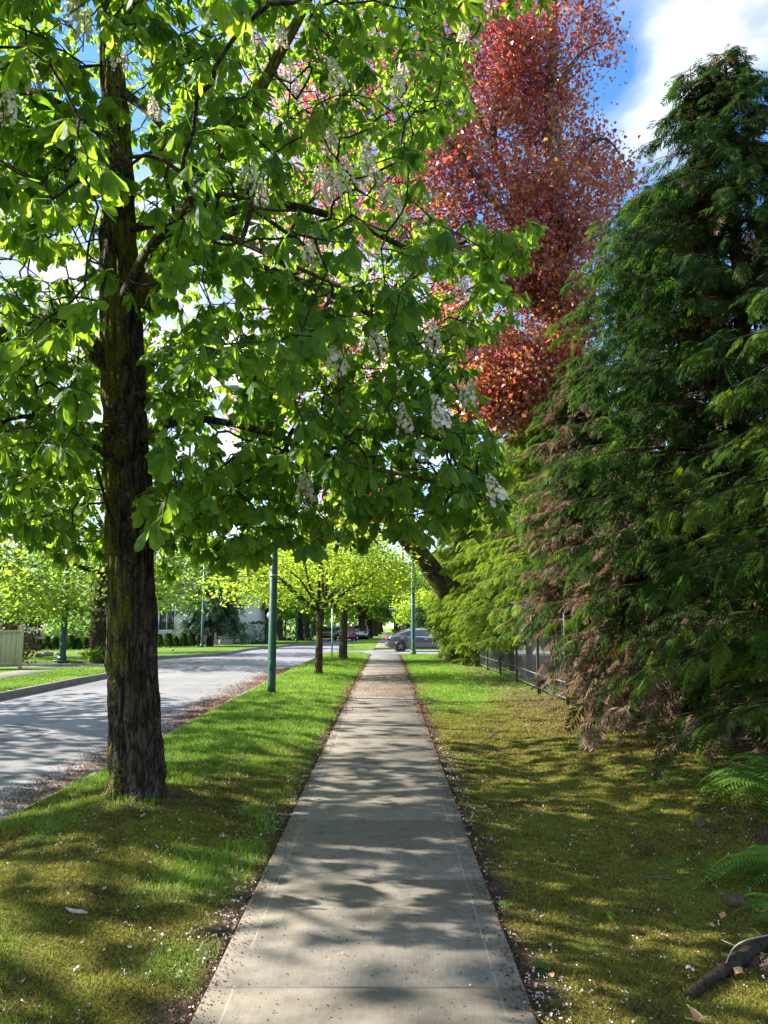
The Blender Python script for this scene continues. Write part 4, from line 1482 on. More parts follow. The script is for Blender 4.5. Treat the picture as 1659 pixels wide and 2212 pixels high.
# ------------------------------------------------------------------ young yellow-green trees on the verge
YT = []
for i, (px_, py_, seed, lab, ht, rad) in enumerate([(688, 1457, 71, 'young yellow-green street tree on the verge behind the green lamp post', 1.0, 1.0),
                                                    (741, 1423, 72, 'second young tree on the verge near the thin sign post', 1.15, 1.05)]):
    b = G(px_, py_)
    r_ = .11 if i == 0 else .17
    P = [np.array([0, 0, -.1]), np.array([0, 0, .15]), np.array([.01, 0, .8]), np.array([.02, .02, 1.5]), np.array([.04, .02, 1.95])]
    lim = radial_limbs(seed, 1.7 * ht, 9, 2.3 * rad, .62, .055, z_spread=.35)
    lim += radial_limbs(seed + 7, 1.8 * ht, 4, 1.6, 1.5, .05, z_spread=.2)
    lim += [([np.array([.04, .02, 1.9]), np.array([.1, 0, 2.7]), np.array([.05, 0, 3.6]), np.array([.1, 0, 4.4])], [.06, .05, .03, .01])]
    bl = broadleaf(seed, P, [r_ * 1.45, r_ * 1.1, r_, r_ * .95, r_ * .9], lim,
                   [((0, 0, 3.25 * ht), (2.9 * rad, 2.6, 1.35), 300), ((-2.0, 0, 2.9 * ht), (1.5, 1.6, .9), 110), ((1.8, 0, 3.0 * ht), (1.3, 1.5, .9), 90), ((.2, 0, 4.2 * ht), (1.5, 1.5, .8), 80)],
                   15, .24, .115, .45, 7, .33, .25, .0045, hang=.12, clump=.16, lo=.25, tintb=.6)
    YT.append(plant_tree('young_street_tree', bl, b, M['bark_young'], M['lime'], lab, group='young trees on the verge'))

# ------------------------------------------------------------------ trees across the road on the left
b = G(217, 1427)
bl = broadleaf(81, [np.array(p, float) for p in ((0, 0, -.2), (0, 0, .2), (-.05, 0, 1.5), (0, 0, 3), (.15, 0, 4.6), (.1, 0, 6.5), (0, 0, 8.5))], [.62, .46, .42, .4, .34, .24, .1],
               radial_limbs(82, 2.6, 8, 4.6, .35, .13, z_spread=2.6) + radial_limbs(83, 5, 6, 4.2, .8, .12, z_spread=2),
               [((-.6, -.5, 5.6), (5.4, 4.6, 4.2), 420), ((-2.6, -2, 2.6), (2.6, 1.8, 1.0), 120), ((2.2, -.5, 4.2), (2.2, 2.2, 2.0), 70)], 15, .34, .19, .5, 7, .4, .45, .007, hang=.2, lo=.35, tintb=.6)
plant_tree('maple_tree', bl, b, M['bark'], M['maple'], 'old maple with mossy trunk across the road, partly hidden by the chestnut trunk', group='trees across the road')
for (px_, py_, sd_, hh, rr, lab) in ((20, 1419, 84, 7.5, 4.2, 'green tree with dark stem behind the pale board fence'), (318, 1408, 85, 7.4, 4.6, 'light green tree overhanging the grey stucco house')):
    b = G(px_, py_)
    bl = broadleaf(sd_, [np.array(p, float) for p in ((0, 0, -.2), (0, 0, .3), (.1, 0, 2), (.2, 0, 4), (.1, 0, hh))], [.32, .24, .2, .17, .06],
                   radial_limbs(sd_ + 10, 2.2, 8, rr * .85, .5, .09, z_spread=2.6), [((0, 0, hh * .72), (rr, rr * .9, hh * .4), 300), ((.3, -1, 3.0), (rr * .8, 2, .9), 80)], 14, .36, .2, .5, 6, .4, .45, .007, lo=.3, tintb=.4)
    plant_tree('maple_tree', bl, b, M['bark'], M['maple'] if sd_ == 85 else M['green'], lab, group='trees across the road')

# far big trees: three crowns, copied along the streets
far_built = []
for i in range(3):
    hh = (13, 15, 12)[i]
    far_built.append(broadleaf(90 + i, [np.array(p, float) for p in ((0, 0, -.4), (0, 0, .3), (.1 - .1 * i, .1, 2.2), (.15, 0, 4), (0, 0, 7), (0, 0, hh - 1))], [.85, .58, .46, .5, .32, .08],
                     radial_limbs(95 + i, 2.8, 7, 5, .75, .2, z_spread=1.8) + radial_limbs(99 + i, 5, 5, 4, 1.0, .14, z_spread=2),
                     [((0, 0, hh * .58), (5.6, 5.4, hh * .40), 330), ((0, 0, 4.3), (5.2, 5.0, 1.2), 110)], 15, .55, .34, .55, 7, .42, .6, .012, lo=.4, tintb=.45))
far_src = [None] * 3
FT = [(572, 1387, 0, 1, .85, 'large dark-trunked tree left of the road, just right of the green lamp post'), (604, 1384, 1, 1, .8, 'thick-trunked tree across the road behind the lamp post, second of its row'),
      (646, 1381.5, 2, 1, .9, 'mossy trunk across the road, third of its row'), (661, 1378, 0, 1, 1.0, 'tree across the road, fourth of its row'),
      (676, 1374, 1, 1, 1.0, 'tree far up the left side of the road beside the dark parked car'), (692, 1369, 2, 1, 1.0, 'farthest tree on the left side of the road'),
      (783, 1381, 1, 1, .95, 'large mossy trunk beside the silver pickup'), (797, 1378, 2, 1, .9, 'second thick trunk in the row left of the far pavement'),
      (809, 1374, 0, 1, 1.0, 'third thick trunk in the row left of the far pavement'), (818, 1370, 1, 1, 1.0, 'fourth trunk in the row left of the far pavement'),
      (824, 1366, 2, 1, 1.0, 'farthest trunk in the row left of the far pavement'),
      (868, 1380, 2, 1, .75, 'green tree behind the grey car and the street-name pole'), (856, 1369, 0, 1, 1.0, 'tree right of the far pavement, deep in the distance'),
      (938, 1379, 1, 1, .8, 'green tree beyond the hedge end, right of the lamp post'),
      (470, 1388, 0, 1, .7, 'broad green tree behind the tan fence'), (150, 1391, 1, 1, .62, 'broad tree behind the row of cone shrubs'), (300, 1390, 2, 1, .7, 'pale green tree behind the left house'),
      (20, 1389, 0, 1, .75, 'grey-green tree at the far left behind the houses')]
for k, (px_, py_, v, _, s, lab) in enumerate(FT):
    b = G(px_, py_)
    if far_src[v] is None:
        far_src[v] = plant_tree('street_tree', far_built[v], b, M['bark'], M['green'], lab, group='big trees along the far streets', rz=k * 1.3)
        far_src[v].scale = (s, s, s)
    else:
        copy_thing(far_src[v], b, k * 1.3, lab, s)

# distant wood closing the view
g = np.random.default_rng(120)
n = 26000
a = g.uniform(-1.15, 1.15, n)
rr_ = g.uniform(150, 230, n)
X_, Y_ = np.sin(a) * rr_ * 1.1, np.cos(a) * rr_
keep = ~((np.abs(X_ + .1) < 2.2) & (Y_ < 225))
hmax = 9 + 8 * noise(a * 28, rr_ * .02, 0, 77)
zz = gz(Y_) + g.random(n) ** .8 * hmax
P = np.stack([X_, Y_, zz], 1)[keep]
V, Q = leaf_mesh(P, rdir(len(P), g), rdir(len(P), g) + [0, 0, .6], g.uniform(1.0, 2.2, len(P)), simple_leaf(.45))
tt = np.repeat(np.clip(.45 + g.normal(size=len(P)) * .2, 0, 1), 4)
tag(mk('distant_wood', V, Q, M['green'], attrs={'tint': tt}), 'far-off green wood closing the end of the street', 'wood', kind='stuff')

# thin-crowned trees across the road whose shade falls over the verge and the pavement
bl = broadleaf(170, [np.array(p, float) for p in ((0, 0, -.3), (0, 0, .3), (.1, 0, 2.5), (0, .1, 5), (.1, 0, 8), (0, 0, 11))], [.6, .45, .4, .36, .25, .06],
               radial_limbs(171, 4, 8, 4.5, .8, .16, z_spread=3) + radial_limbs(172, 6.5, 6, 3.5, .7, .1, z_spread=2),
               [((0, 0, 6.2), (5.2, 5.2, 2.4), 230), ((0, 0, 9.0), (4.8, 4.8, 3.2), 125)], 7, .5, .28, .5, 6, .4, .5, .009, lo=.3, tintb=.5)
shade = None
for k, (x, y, s, lab) in enumerate([(-14.2, 8.6, 1.0, 'tall street tree across the road, level with the chestnut'), (-14.5, .8, 1.05, 'tall street tree across the road, behind the viewer on the left'),
                                    (-15.4, 16.0, .95, 'tall street tree across the road, nearest the pale board fence'), (-14.3, -7.5, 1.0, 'street tree across the road, farthest behind the viewer')]):
    b = gp(x, y, 0)
    if shade is None:
        shade = plant_tree('street_tree', bl, b, M['bark'], M['maple'], lab, group='tall trees across the road')
    else:
        copy_thing(shade, b, 1.7 * k, lab, s)

# small acer behind the grey car, spruce by the house
b = G(912, 1392)
bl = broadleaf(130, [np.array(p, float) for p in ((0, 0, -.1), (.1, 0, .8), (.3, 0, 1.6), (.2, 0, 2.6))], [.11, .08, .07, .04], radial_limbs(131, 1.2, 7, 1.8, .7, .05, z_spread=.8),
               [((-.3, 0, 3.1), (2.2, 1.8, 1.7), 170)], 14, .26, .2, .4, 6, .4, .3, .006, lo=.3, tintb=.8)
plant_tree('acer_tree', bl, b, M['bark_young'], M['lime'], 'small yellow-green acer behind the grey car')


def spruce(seed, Ht, Rm, nb):
    g = np.random.default_rng(seed)
    mb = MB()
    zt = np.linspace(-.2, Ht, 8)
    lean = np.stack([.10 * zt + .012 * zt ** 2 * -1, 0 * zt, zt], 1)
    mb.tube(lean, .3 * (1 - (zt + .2) / (Ht + .3)) + .02, 9)
    pos, D = [], []
    for k in range(nb):
        z = 1.6 + (Ht - 1.6) * g.random()
        a = g.random() * 6.28
        L = Rm * (1 - (z - 1.6) / (Ht - 1.5)) ** .7 * g.uniform(.6, 1.1) + .2
        d = np.array([math.cos(a), math.sin(a), 0])
        p0 = np.array([np.interp(z, zt, lean[:, 0]), 0, z])
        P = np.array([p0, p0 + d * L * .5 + [0, 0, .05 * L], p0 + d * L + [0, 0, -.35 * L]])
        mb.tube(P, [.04, .02, .008], 4, cap=False)
        t = g.random(16)
        c = p0 + d * (t * L)[:, None] + np.array([0, 0, 1.]) * (-.35 * t ** 2 * L)[:, None]
        pos.append(c); D.append(np.array([0, 0, -1.]) + d * .5 + g.normal(size=(16, 3)) * .4)
    pos, D = np.concatenate(pos), np.concatenate(D)
    TV, TQ = FR[(2, 0)]
    V, Q = instance(TV, TQ, pos, frames(D, rdir(len(pos), g)), g.uniform(.5, 1.0, len(pos)))
    return mb, V, Q, np.repeat(np.clip(.5 + g.normal(size=len(pos)) * .2, 0, 1), len(TV))


plant_cedar(G(452, 1396), spruce(140, 8.5, 2.6, 170), 'dark drooping conifer with a leaning trunk in front of the houses', M['conifer'], 'spruce_tree', 'trees across the road', 'tree')


# ------------------------------------------------------------------ small clipped cones, shrubs, hedges
def cone_shrub(seed):
    g = np.random.default_rng(seed)
    n = 520
    z = g.random(n) ** 1.1
    r = .30 * np.clip(1 - z, .02, 1) ** .75 * np.clip(z * 9 + .45, 0, 1)
    a = g.random(n) * 6.28
    pos = np.stack([np.cos(a) * r, np.sin(a) * r, z], 1)
    D = np.stack([np.cos(a) * .5, np.sin(a) * .5, np.full(n, .8)], 1) + g.normal(size=(n, 3)) * .25
    TV, TQ = FR[(2, 1)]
    V, Q = instance(TV, TQ, pos, frames(D, rdir(n, g)), g.uniform(.14, .26, n))
    V[:, 2] = np.minimum(V[:, 2], 1.08)
    return V, Q, np.repeat(np.clip(.45 + g.normal(size=n) * .14, .31, 1), len(TV))


CS = None
cs_px = [(48, 1405), (66, 1405), (84, 1405), (100, 1404.5), (118, 1404.5), (136, 1404), (152, 1404), (168, 1404), (184, 1403), (200, 1403), (214, 1403)]
cs_px2 = [(344, 1399), (363, 1398.5), (379, 1398), (396, 1398), (414, 1397), (432, 1396.5)]
grp = 'cone shrubs planted along the fences across the road'
for k, (px_, py_) in enumerate(cs_px + cs_px2):
    b = G(px_, py_)
    h = 26 * b[1] / FPX * (1 + .15 * math.sin(k * 2.3))
    lab = ('small dark green cone shrub in the row between the pale fence and the chestnut trunk' if k < len(cs_px) else 'small dark cone shrub in the short row before the stucco house')
    if CS is None:
        V, Q, t = cone_shrub(150)
        r = thing('cone_shrub', b, lab, 'shrub', grp)
        st = MB(); st.tube([(0, 0, -.05), (0, 0, .3)], .02, 5); st.build('stem', M['bark_cedar'], r)
        mk('foliage', V, Q, M['cedar'], r, {'tint': t})
        CS = r
        r.scale = (h, h, h)
    else:
        copy_thing(CS, b, k * 1.1, lab, h)


def leafy_blob(name, base, rads, n, size, mat, label, cat, seed, tintb=.5, flowers=None, boxy=False):
    g = np.random.default_rng(seed)
    if boxy:
        P = g.uniform(-1, 1, (n, 3))
        ax = g.integers(0, 3, n)
        P[np.arange(n), ax] = np.sign(P[np.arange(n), ax]) * g.uniform(.8, 1, n)
        P = P * np.array(rads) + np.array([0, 0, rads[2]])
    else:
        P = rdir(n, g) * (.55 + .45 * g.random((n, 1))) * np.array(rads) * (1 + .25 * (noise(np.arange(n) * .37, 0, 0, seed)[:, None] - .5)) + np.array([0, 0, rads[2] * .9])
        P[:, 2] = np.abs(P[:, 2])
    V, Q = leaf_mesh(P, rdir(n, g), rdir(n, g) + [0, 0, .6], size * g.uniform(.6, 1.3, n), simple_leaf(.4))
    root = thing(name, base, label, cat)
    tt = np.repeat(np.clip(tintb + g.normal(size=n) * .2, 0, 1), 4)
    mi = np.zeros(n, int)
    if flowers:
        m = flowers
        F = rdir(m, g) * np.array(rads) * 1.02 + np.array([0, 0, rads[2] * .9]); F[:, 2] = np.abs(F[:, 2])
        P2 = np.repeat(F, 7, 0) + g.normal(size=(m * 7, 3)) * .05
        V2, Q2 = leaf_mesh(P2, rdir(m * 7, g), rdir(m * 7, g), g.uniform(.07, .13, m * 7), simple_leaf(.5))
        Q = np.concatenate([Q, Q2 + len(V)]); V = np.concatenate([V, V2])
        tt = np.concatenate([tt, np.full(len(V2), .7)]); mi = np.concatenate([mi, np.ones(m * 7, int)])
    mk('foliage', V, Q, [mat, M['blossom']] if flowers else mat, root, {'tint': tt}, midx=mi)
    mb = MB()
    for k in range(5):
        a = k * 1.26
        mb.tube([(0, 0, -.1), (math.cos(a) * rads[0] * .2, math.sin(a) * rads[1] * .2, rads[2] * .6), (math.cos(a) * rads[0] * .55, math.sin(a) * rads[1] * .55, rads[2] * 1.3)], [.03, .02, .008], 5)
    mb.build('stem', M['bark_cedar'], root)
    return root


leafy_blob('shrub', G(8, 1437), (1.5, 1.2, 1.1), 2600, .11, M['fern_dead'], 'pinkish brown shrub rising behind the pale board fence', 'shrub', 160, .9)
leafy_blob('rhododendron', G(150, 1398), (2.0, 1.2, 1.3), 1500, .2, M['green'], 'rhododendron with pale flowers behind the cone shrubs', 'shrub', 161, .35, 42)
leafy_blob('shrub', G(215, 1428), (.8, .7, .3), 500, .14, M['maple'], 'low leafy plants around the foot of the old maple', 'plant', 162, .6)
leafy_blob('clipped_hedge', G(545, 1391), (1.5, 1.0, .95), 1500, .16, M['conifer'], 'dark clipped hedge right of the tan fence', 'hedge', 163, .5, None, True)
leafy_blob('clipped_hedge', G(625, 1383), (2.6, 2.0, 1.5), 1500, .2, M['conifer'], 'dark clipped hedge behind the far left trunks', 'hedge', 164, .5, None, True)
hb = gp(6.6, 63.5)
leafy_blob('clipped_hedge', hb, (4.6, .9, 1.5), 4200, .2, M['conifer'], 'dark hedge behind the grey car', 'hedge', 165, .35, None, True)
leafy_blob('clipped_hedge', gp(4.2, 105.), (1.4, 34, 1.6), 5200, .34, M['conifer'], 'long dark hedge right of the far pavement', 'hedge', 166, .4, None, True)


# ------------------------------------------------------------------ fences and houses across the road
def board_fence(name, a, b, h, mat, label, bw=.14, posts=2, cap=False):
    a, b = np.asarray(a, float), np.asarray(b, float)
    root = thing(name, a, label, 'fence')
    d = b - a
    L = np.hypot(d[0], d[1])
    rz = math.atan2(d[1], d[0])
    n = int(L / bw)
    mb = MB()
    gg = np.random.default_rng(int(L * 100))
    for k in range(n):
        p = d * ((k + .5) / n)
        mb.box((p[0], p[1], p[2] + h / 2 + .05), (bw - .008, .02 + gg.random() * .006, h + gg.normal() * .006), rz, .003)
    mb.build('boards', mat, root)
    mb = MB()
    nrm = np.array([math.sin(rz), -math.cos(rz), 0])
    for z in (.16, h + .02):
        p = d * .5 + nrm * .03
        mb.box((p[0], p[1], p[2] + z), (L, .04, .09), rz, .004)
    mb.build('rail', mat, root)
    for k in range(posts):
        p = d * (k / (posts - 1)) + nrm * .02
        mb = MB()
        mb.box((p[0], p[1], p[2] + h / 2 + .06), (.12, .12, h + .3), rz, .008)
        if cap:
            mb.box((p[0], p[1], p[2] + h / 2 + .06 + (h + .3) / 2 + .02), (.16, .16, .045), rz, .01)
        mb.build('post', mat, root)
    return root


fa, fb2 = G(-160, 1448), G(43, 1443.5)
board_fence('board_fence', fa, fb2, 1.27, M['board'], 'pale vertical board fence at the left edge across the road', .16, 3, True)
fa, fb2 = G(20, 1399), G(232, 1396.5)
board_fence('board_fence', fa, fb2, .92, M['board_grey'], 'low pale fence behind the row of cone shrubs', .3, 6)
fa, fb2 = G(336, 1394), G(428, 1392.5)
board_fence('board_fence', fa, fb2, .85, M['board_grey'], 'low grey fence in front of the stucco house', .3, 4)
fa, fb2 = G(430, 1392), G(474, 1391)
board_fence('board_fence', fa, fb2, 1.15, M['board_brown'], 'red-brown fence by the leaning conifer', .2, 3)
fa, fb2 = G(486, 1391), G(521, 1388)
board_fence('board_fence', fa, fb2, 1.05, M['board_brown'], 'tan panel fence beside the clipped hedge', .35, 5, True)


def house(loc, W_, D_, Hh, mat, roofh, wins, label, rz=0.0, sidewins=()):
    """front face looks towards -Y; wins: (x, z, w, h) from the left front corner"""
    root = thing('house', loc, label, 'house', rz=rz)
    mb = MB()
    mb.box((W_ / 2, D_ / 2, Hh / 2 - .3), (W_, D_, Hh + .6))
    # gable ends
    V = [(0, 0, Hh), (0, D_, Hh), (0, D_ / 2, Hh + roofh), (W_, 0, Hh), (W_, D_, Hh), (W_, D_ / 2, Hh + roofh)]
    mb.add(V, None, [(0, 2, 1), (3, 4, 5)])
    mb.build('wall', mat, root)
    mb = MB()
    o, t = .5, .16
    for s in (0, 1):
        y0, y1 = (-o, D_ / 2) if s == 0 else (D_ + o, D_ / 2)
        z0 = Hh - o * roofh / (D_ / 2)
        V = [(-o, y0, z0 + .01), (W_ + o, y0, z0 + .01), (W_ + o, y1, Hh + roofh + .01), (-o, y1, Hh + roofh + .01)]
        V += [(x, y, z + t) for x, y, z in V]
        mb.add(V, [(0, 1, 2, 3), (4, 5, 6, 7), (0, 1, 5, 4), (1, 2, 6, 5), (2, 3, 7, 6), (3, 0, 4, 7)])
    mb.build('roof', M['roof'], root)
    mb = MB()
    mb.box((W_ / 2, -o - .06, Hh - o * roofh / (D_ / 2) + .06), (W_ + 2 * o, .1, .16))
    mb.build('gutter', M['trim'], root)
    for x, z, w_, h_ in wins:
        mb = MB()
        f = .09
        for c, s in (((x + w_ / 2, -.03, z - f / 2), (w_ + 2 * f, .08, f)), ((x + w_ / 2, -.03, z + h_ + f / 2), (w_ + 2 * f, .08, f)),
                     ((x - f / 2, -.03, z + h_ / 2), (f, .08, h_)), ((x + w_ + f / 2, -.03, z + h_ / 2), (f, .08, h_)), ((x + w_ / 2, -.025, z + h_ / 2), (.05, .05, h_))):
            mb.box(c, s)
        fr = mb.build('window', M['trim'], root)
        mb = MB()
        mb.box((x + w_ / 2, -.008, z + h_ / 2), (w_, .02, h_))
        mb.build('pane', M['glass'], fr)
    return root


hb1 = at(322, 1390, 66); hb1[2] = float(H(hb1[0], 66)) - .1
house(hb1, 8.6, 8, 4.4, M['stucco'], 2.2, [(.8, 1.3, 1.3, 1.6), (3.6, 1.3, 1.5, 1.6), (6.3, 1.3, 1.3, 1.6)], 'grey-white stucco house behind the short row of cone shrubs')
hb3 = at(500, 1390, 84); hb3[2] = float(H(hb3[0], 84)) - .1
house(hb3, 4.4, 9, 5.0, M['stucco_blue'], 1.6, [(.7, 1.5, 1.0, 1.4), (2.7, 1.5, 1.0, 1.4)], 'pale grey house with dark awning right of the conifer')
hb2 = at(-20, 1392, 74); hb2[2] = float(H(hb2[0], 74)) - .1
house(hb2, 15.5, 9, 3.9, M['stucco'], 2.0, [(3.6, 1.5, 1.6, 1.1), (6.4, 1.5, 1.0, 1.3), (11, 1.0, 2.6, 1.0)], 'long pale house behind the rhododendron and the low fence')


# ------------------------------------------------------------------ lamp posts, sign posts, utility pole
def lamp_post(base, Hh, r0, r1, arm, label, side=-1, box=None, foot=1.0):
    root = thing('street_lamp', base, label, 'lamp post', 'green street lamp posts')
    mb = MB()
    z = np.array([.0, .22, .24, Hh])
    mb.tube(np.stack([z * 0, z * 0, z], 1), [r0, r0 * .985, r0 * .96, r1], 8)
    mb.build('pole', M['pole'], root)
    mb = MB()
    mb.box((0, 0, .01), (r0 * (1.6 + 1.5 * foot), r0 * (1.6 + 1.5 * foot), .03 + .04 * foot), bev=.01)
    mb.tube([(0, 0, .02), (0, 0, .05 + .15 * foot)], r0 * (1.06 + .16 * foot), 8)
    mb.build('base', M['pole'], root)
    mb = MB()
    P = np.array([(0, 0, Hh - .1), (side * arm * .35, 0, Hh + .28), (side * arm * .8, 0, Hh + .4), (side * arm, 0, Hh + .4)])
    P, rr = resample(P, [.045, .04, .035, .03], .15)
    mb.tube(P, rr, 6)
    mb.build('arm', M['pole'], root)
    mb = MB()
    mb.box((0, -r0 * .93, .62), (.085, .03, .22), bev=.008)
    mb.build('access_cover', M['pole'], root)
    mb = MB()
    mb.tube([(0, 0, 2.6), (0, 0, 2.64)], r0 * 1.0, 8)
    mb.build('clamp_band', M['steel'], root)
    mb = MB()
    mb.box((side * (arm + .28), 0, Hh + .4), (.62, .26, .13), bev=.05)
    mb.build('lamp_head', M['steel'], root)
    if box:
        mb = MB()
        mb.box((0, -r0 * 1.2, box), (.16, .10, .5), bev=.015)
        mb.build('control_box', M['pole'], root)
    return root


lamp_post(G(586, 1499), 6.6, .098, .075, .9, 'nearest green steel lamp post rising from the verge into the chestnut leaves', foot=0.0)
lamp_post(gp(1.38, 40.7, 0), 8.5, .13, .08, 1.8, 'green lamp post at the pavement end in front of the grey car', -1, 3.4)
lamp_post(G(134, 1433), 5.2, .16, .12, 1.2, 'dark lamp post across the road beside the pale board fence', 1)
lamp_post(G(436, 1398), 7.8, .11, .07, 1.6, 'slim lamp post across the road in front of the leaning conifer', 1)
lamp_post(G(640, 1386), 7.5, .11, .07, 1.6, 'distant lamp post among the trunks left of the road', 1)
lamp_post(G(616, 1384), 7.5, .11, .07, 1.6, 'most distant pale-looking lamp post between the left trunks', 1)

b = G(717, 1420)
r = thing('sign_post', b, 'thin galvanised sign post at the kerb between the young trees', 'sign post')
mb = MB(); mb.tube([(0, 0, -.1), (0, 0, 2.2)], .035, 8); mb.build('post', M['steel'], r)
mb = MB(); mb.box((0, 0, 2.35), (.014, .3, .45), bev=.004); mb.build('sign_plate', M['steel'], r)
b = G(584, 1394)
r = thing('stop_sign', b, 'small octagonal sign seen from behind across the road', 'road sign')
mb = MB(); mb.tube([(0, 0, -.1), (0, 0, 2.4)], .03, 8); mb.build('post', M['steel'], r)
mb = MB(); mb.tube([(0, -.04, 2.35), (0, -.026, 2.35)], .34, 8); mb.build('sign_plate', M['meter'], r)
b = G(870, 1390)
r = thing('utility_pole', b, 'weathered utility pole with a street-name plate behind the grey car', 'pole')
mb = MB(); mb.tube([(0, 0, -.2), (0, 0, 5), (.05, 0, 10.5)], [.17, .15, .11], 10); mb.build('pole', M['wood_pole'], r)
mb = MB(); mb.box((-.75, 0, 3.0), (1.0, .03, .24), bev=.006); mb.build('name_plate', M['blue'], r)
mb = MB(); mb.box((-.2, 0, 3.0), (.14, .05, .05)); mb.box((0.02, 0, 9.6), (2.2, .1, .12), bev=.01); mb.build('crossarm', M['wood_pole'], r)
b = G(474, 1393)
r = thing('marker_post', b, 'tiny white marker post on the grass by the conifer', 'post')
mb = MB(); mb.tube([(0, 0, -.1), (0, 0, .7)], .06, 8); mb.build('post', M['white'], r)
mb = MB(); mb.tube([(0, 0, .55), (0, 0, .62)], .064, 8); mb.build('band', M['plastic'], r)


# ------------------------------------------------------------------ cars
CARS = {
    # x fraction from the rear, shoulder height, roof height, half width, roof half width
    'sedan': dict(L=4.70, W=1.86, x=[0, .02, .06, .12, .20, .30, .40, .50, .58, .66, .74, .84, .93, .98, 1],
                  belt=[.60, .80, .93, .97, .96, .94, .92, .91, .90, .89, .87, .80, .70, .62, .50],
                  roof=[.62, .84, 1.0, 1.09, 1.24, 1.37, 1.43, 1.44, 1.41, 1.31, 1.13, .88, .76, .66, .52],
                  hw=[.80, .88, .95, .98, 1, 1, 1, 1, 1, 1, 1, .98, .93, .86, .74], rw=[.72, .72, .68, .64, .60, .58, .57, .57, .58, .60, .64, .72, .76, .74, .66],
                  zb=[.42, .30, .24, .2, .19, .18, .18, .18, .18, .18, .18, .19, .22, .26, .34], wh=(.185, .80), wr=.335, side=[(.17, .47), (.485, .735)], back=(.07, .27), front=(.60, .76)),
    'suv': dict(L=4.65, W=1.9, x=[0, .02, .06, .12, .20, .30, .42, .54, .62, .70, .78, .88, .95, .99, 1],
                belt=[.62, .96, 1.04, 1.05, 1.05, 1.04, 1.03, 1.02, 1.01, 1.0, .99, .93, .84, .74, .6],
                roof=[.64, 1.02, 1.28, 1.50, 1.60, 1.65, 1.67, 1.66, 1.6, 1.42, 1.10, 1.0, .9, .78, .62],
                hw=[.84, .93, .97, .99, 1, 1, 1, 1, 1, 1, 1, .98, .94, .88, .8], rw=[.75, .74, .70, .66, .65, .64, .64, .64, .65, .67, .72, .76, .78, .76, .7],
                zb=[.45, .34, .28, .25, .24, .24, .24, .24, .24, .24, .24, .25, .28, .32, .4], wh=(.19, .80), wr=.36, side=[(.12, .42), (.44, .70)], back=(.035, .12), front=(.61, .76)),
    'pickup': dict(L=5.6, W=2.0, x=[0, .015, .05, .2, .38, .40, .43, .50, .58, .66, .72, .78, .90, .97, 1],
                   belt=[.7, 1.08, 1.12, 1.12, 1.12, 1.13, 1.14, 1.14, 1.14, 1.13, 1.12, 1.1, 1.05, .95, .7],
                   roof=[.72, 1.10, 1.14, 1.14, 1.15, 1.30, 1.76, 1.86, 1.86, 1.82, 1.55, 1.18, 1.12, 1.0, .74],
                   hw=[.93, .97, .98, 1, 1, 1, 1, 1, 1, 1, 1, .99, .97, .92, .85], rw=[.9, .92, .93, .94, .94, .78, .7, .68, .68, .68, .72, .8, .86, .84, .78],
                   zb=[.6, .5, .45, .4, .38, .37, .36, .36, .36, .36, .36, .37, .4, .45, .5], wh=(.21, .82), wr=.42, side=[(.43, .55), (.565, .71)], back=(.402, .428), front=(.665, .765)),
}


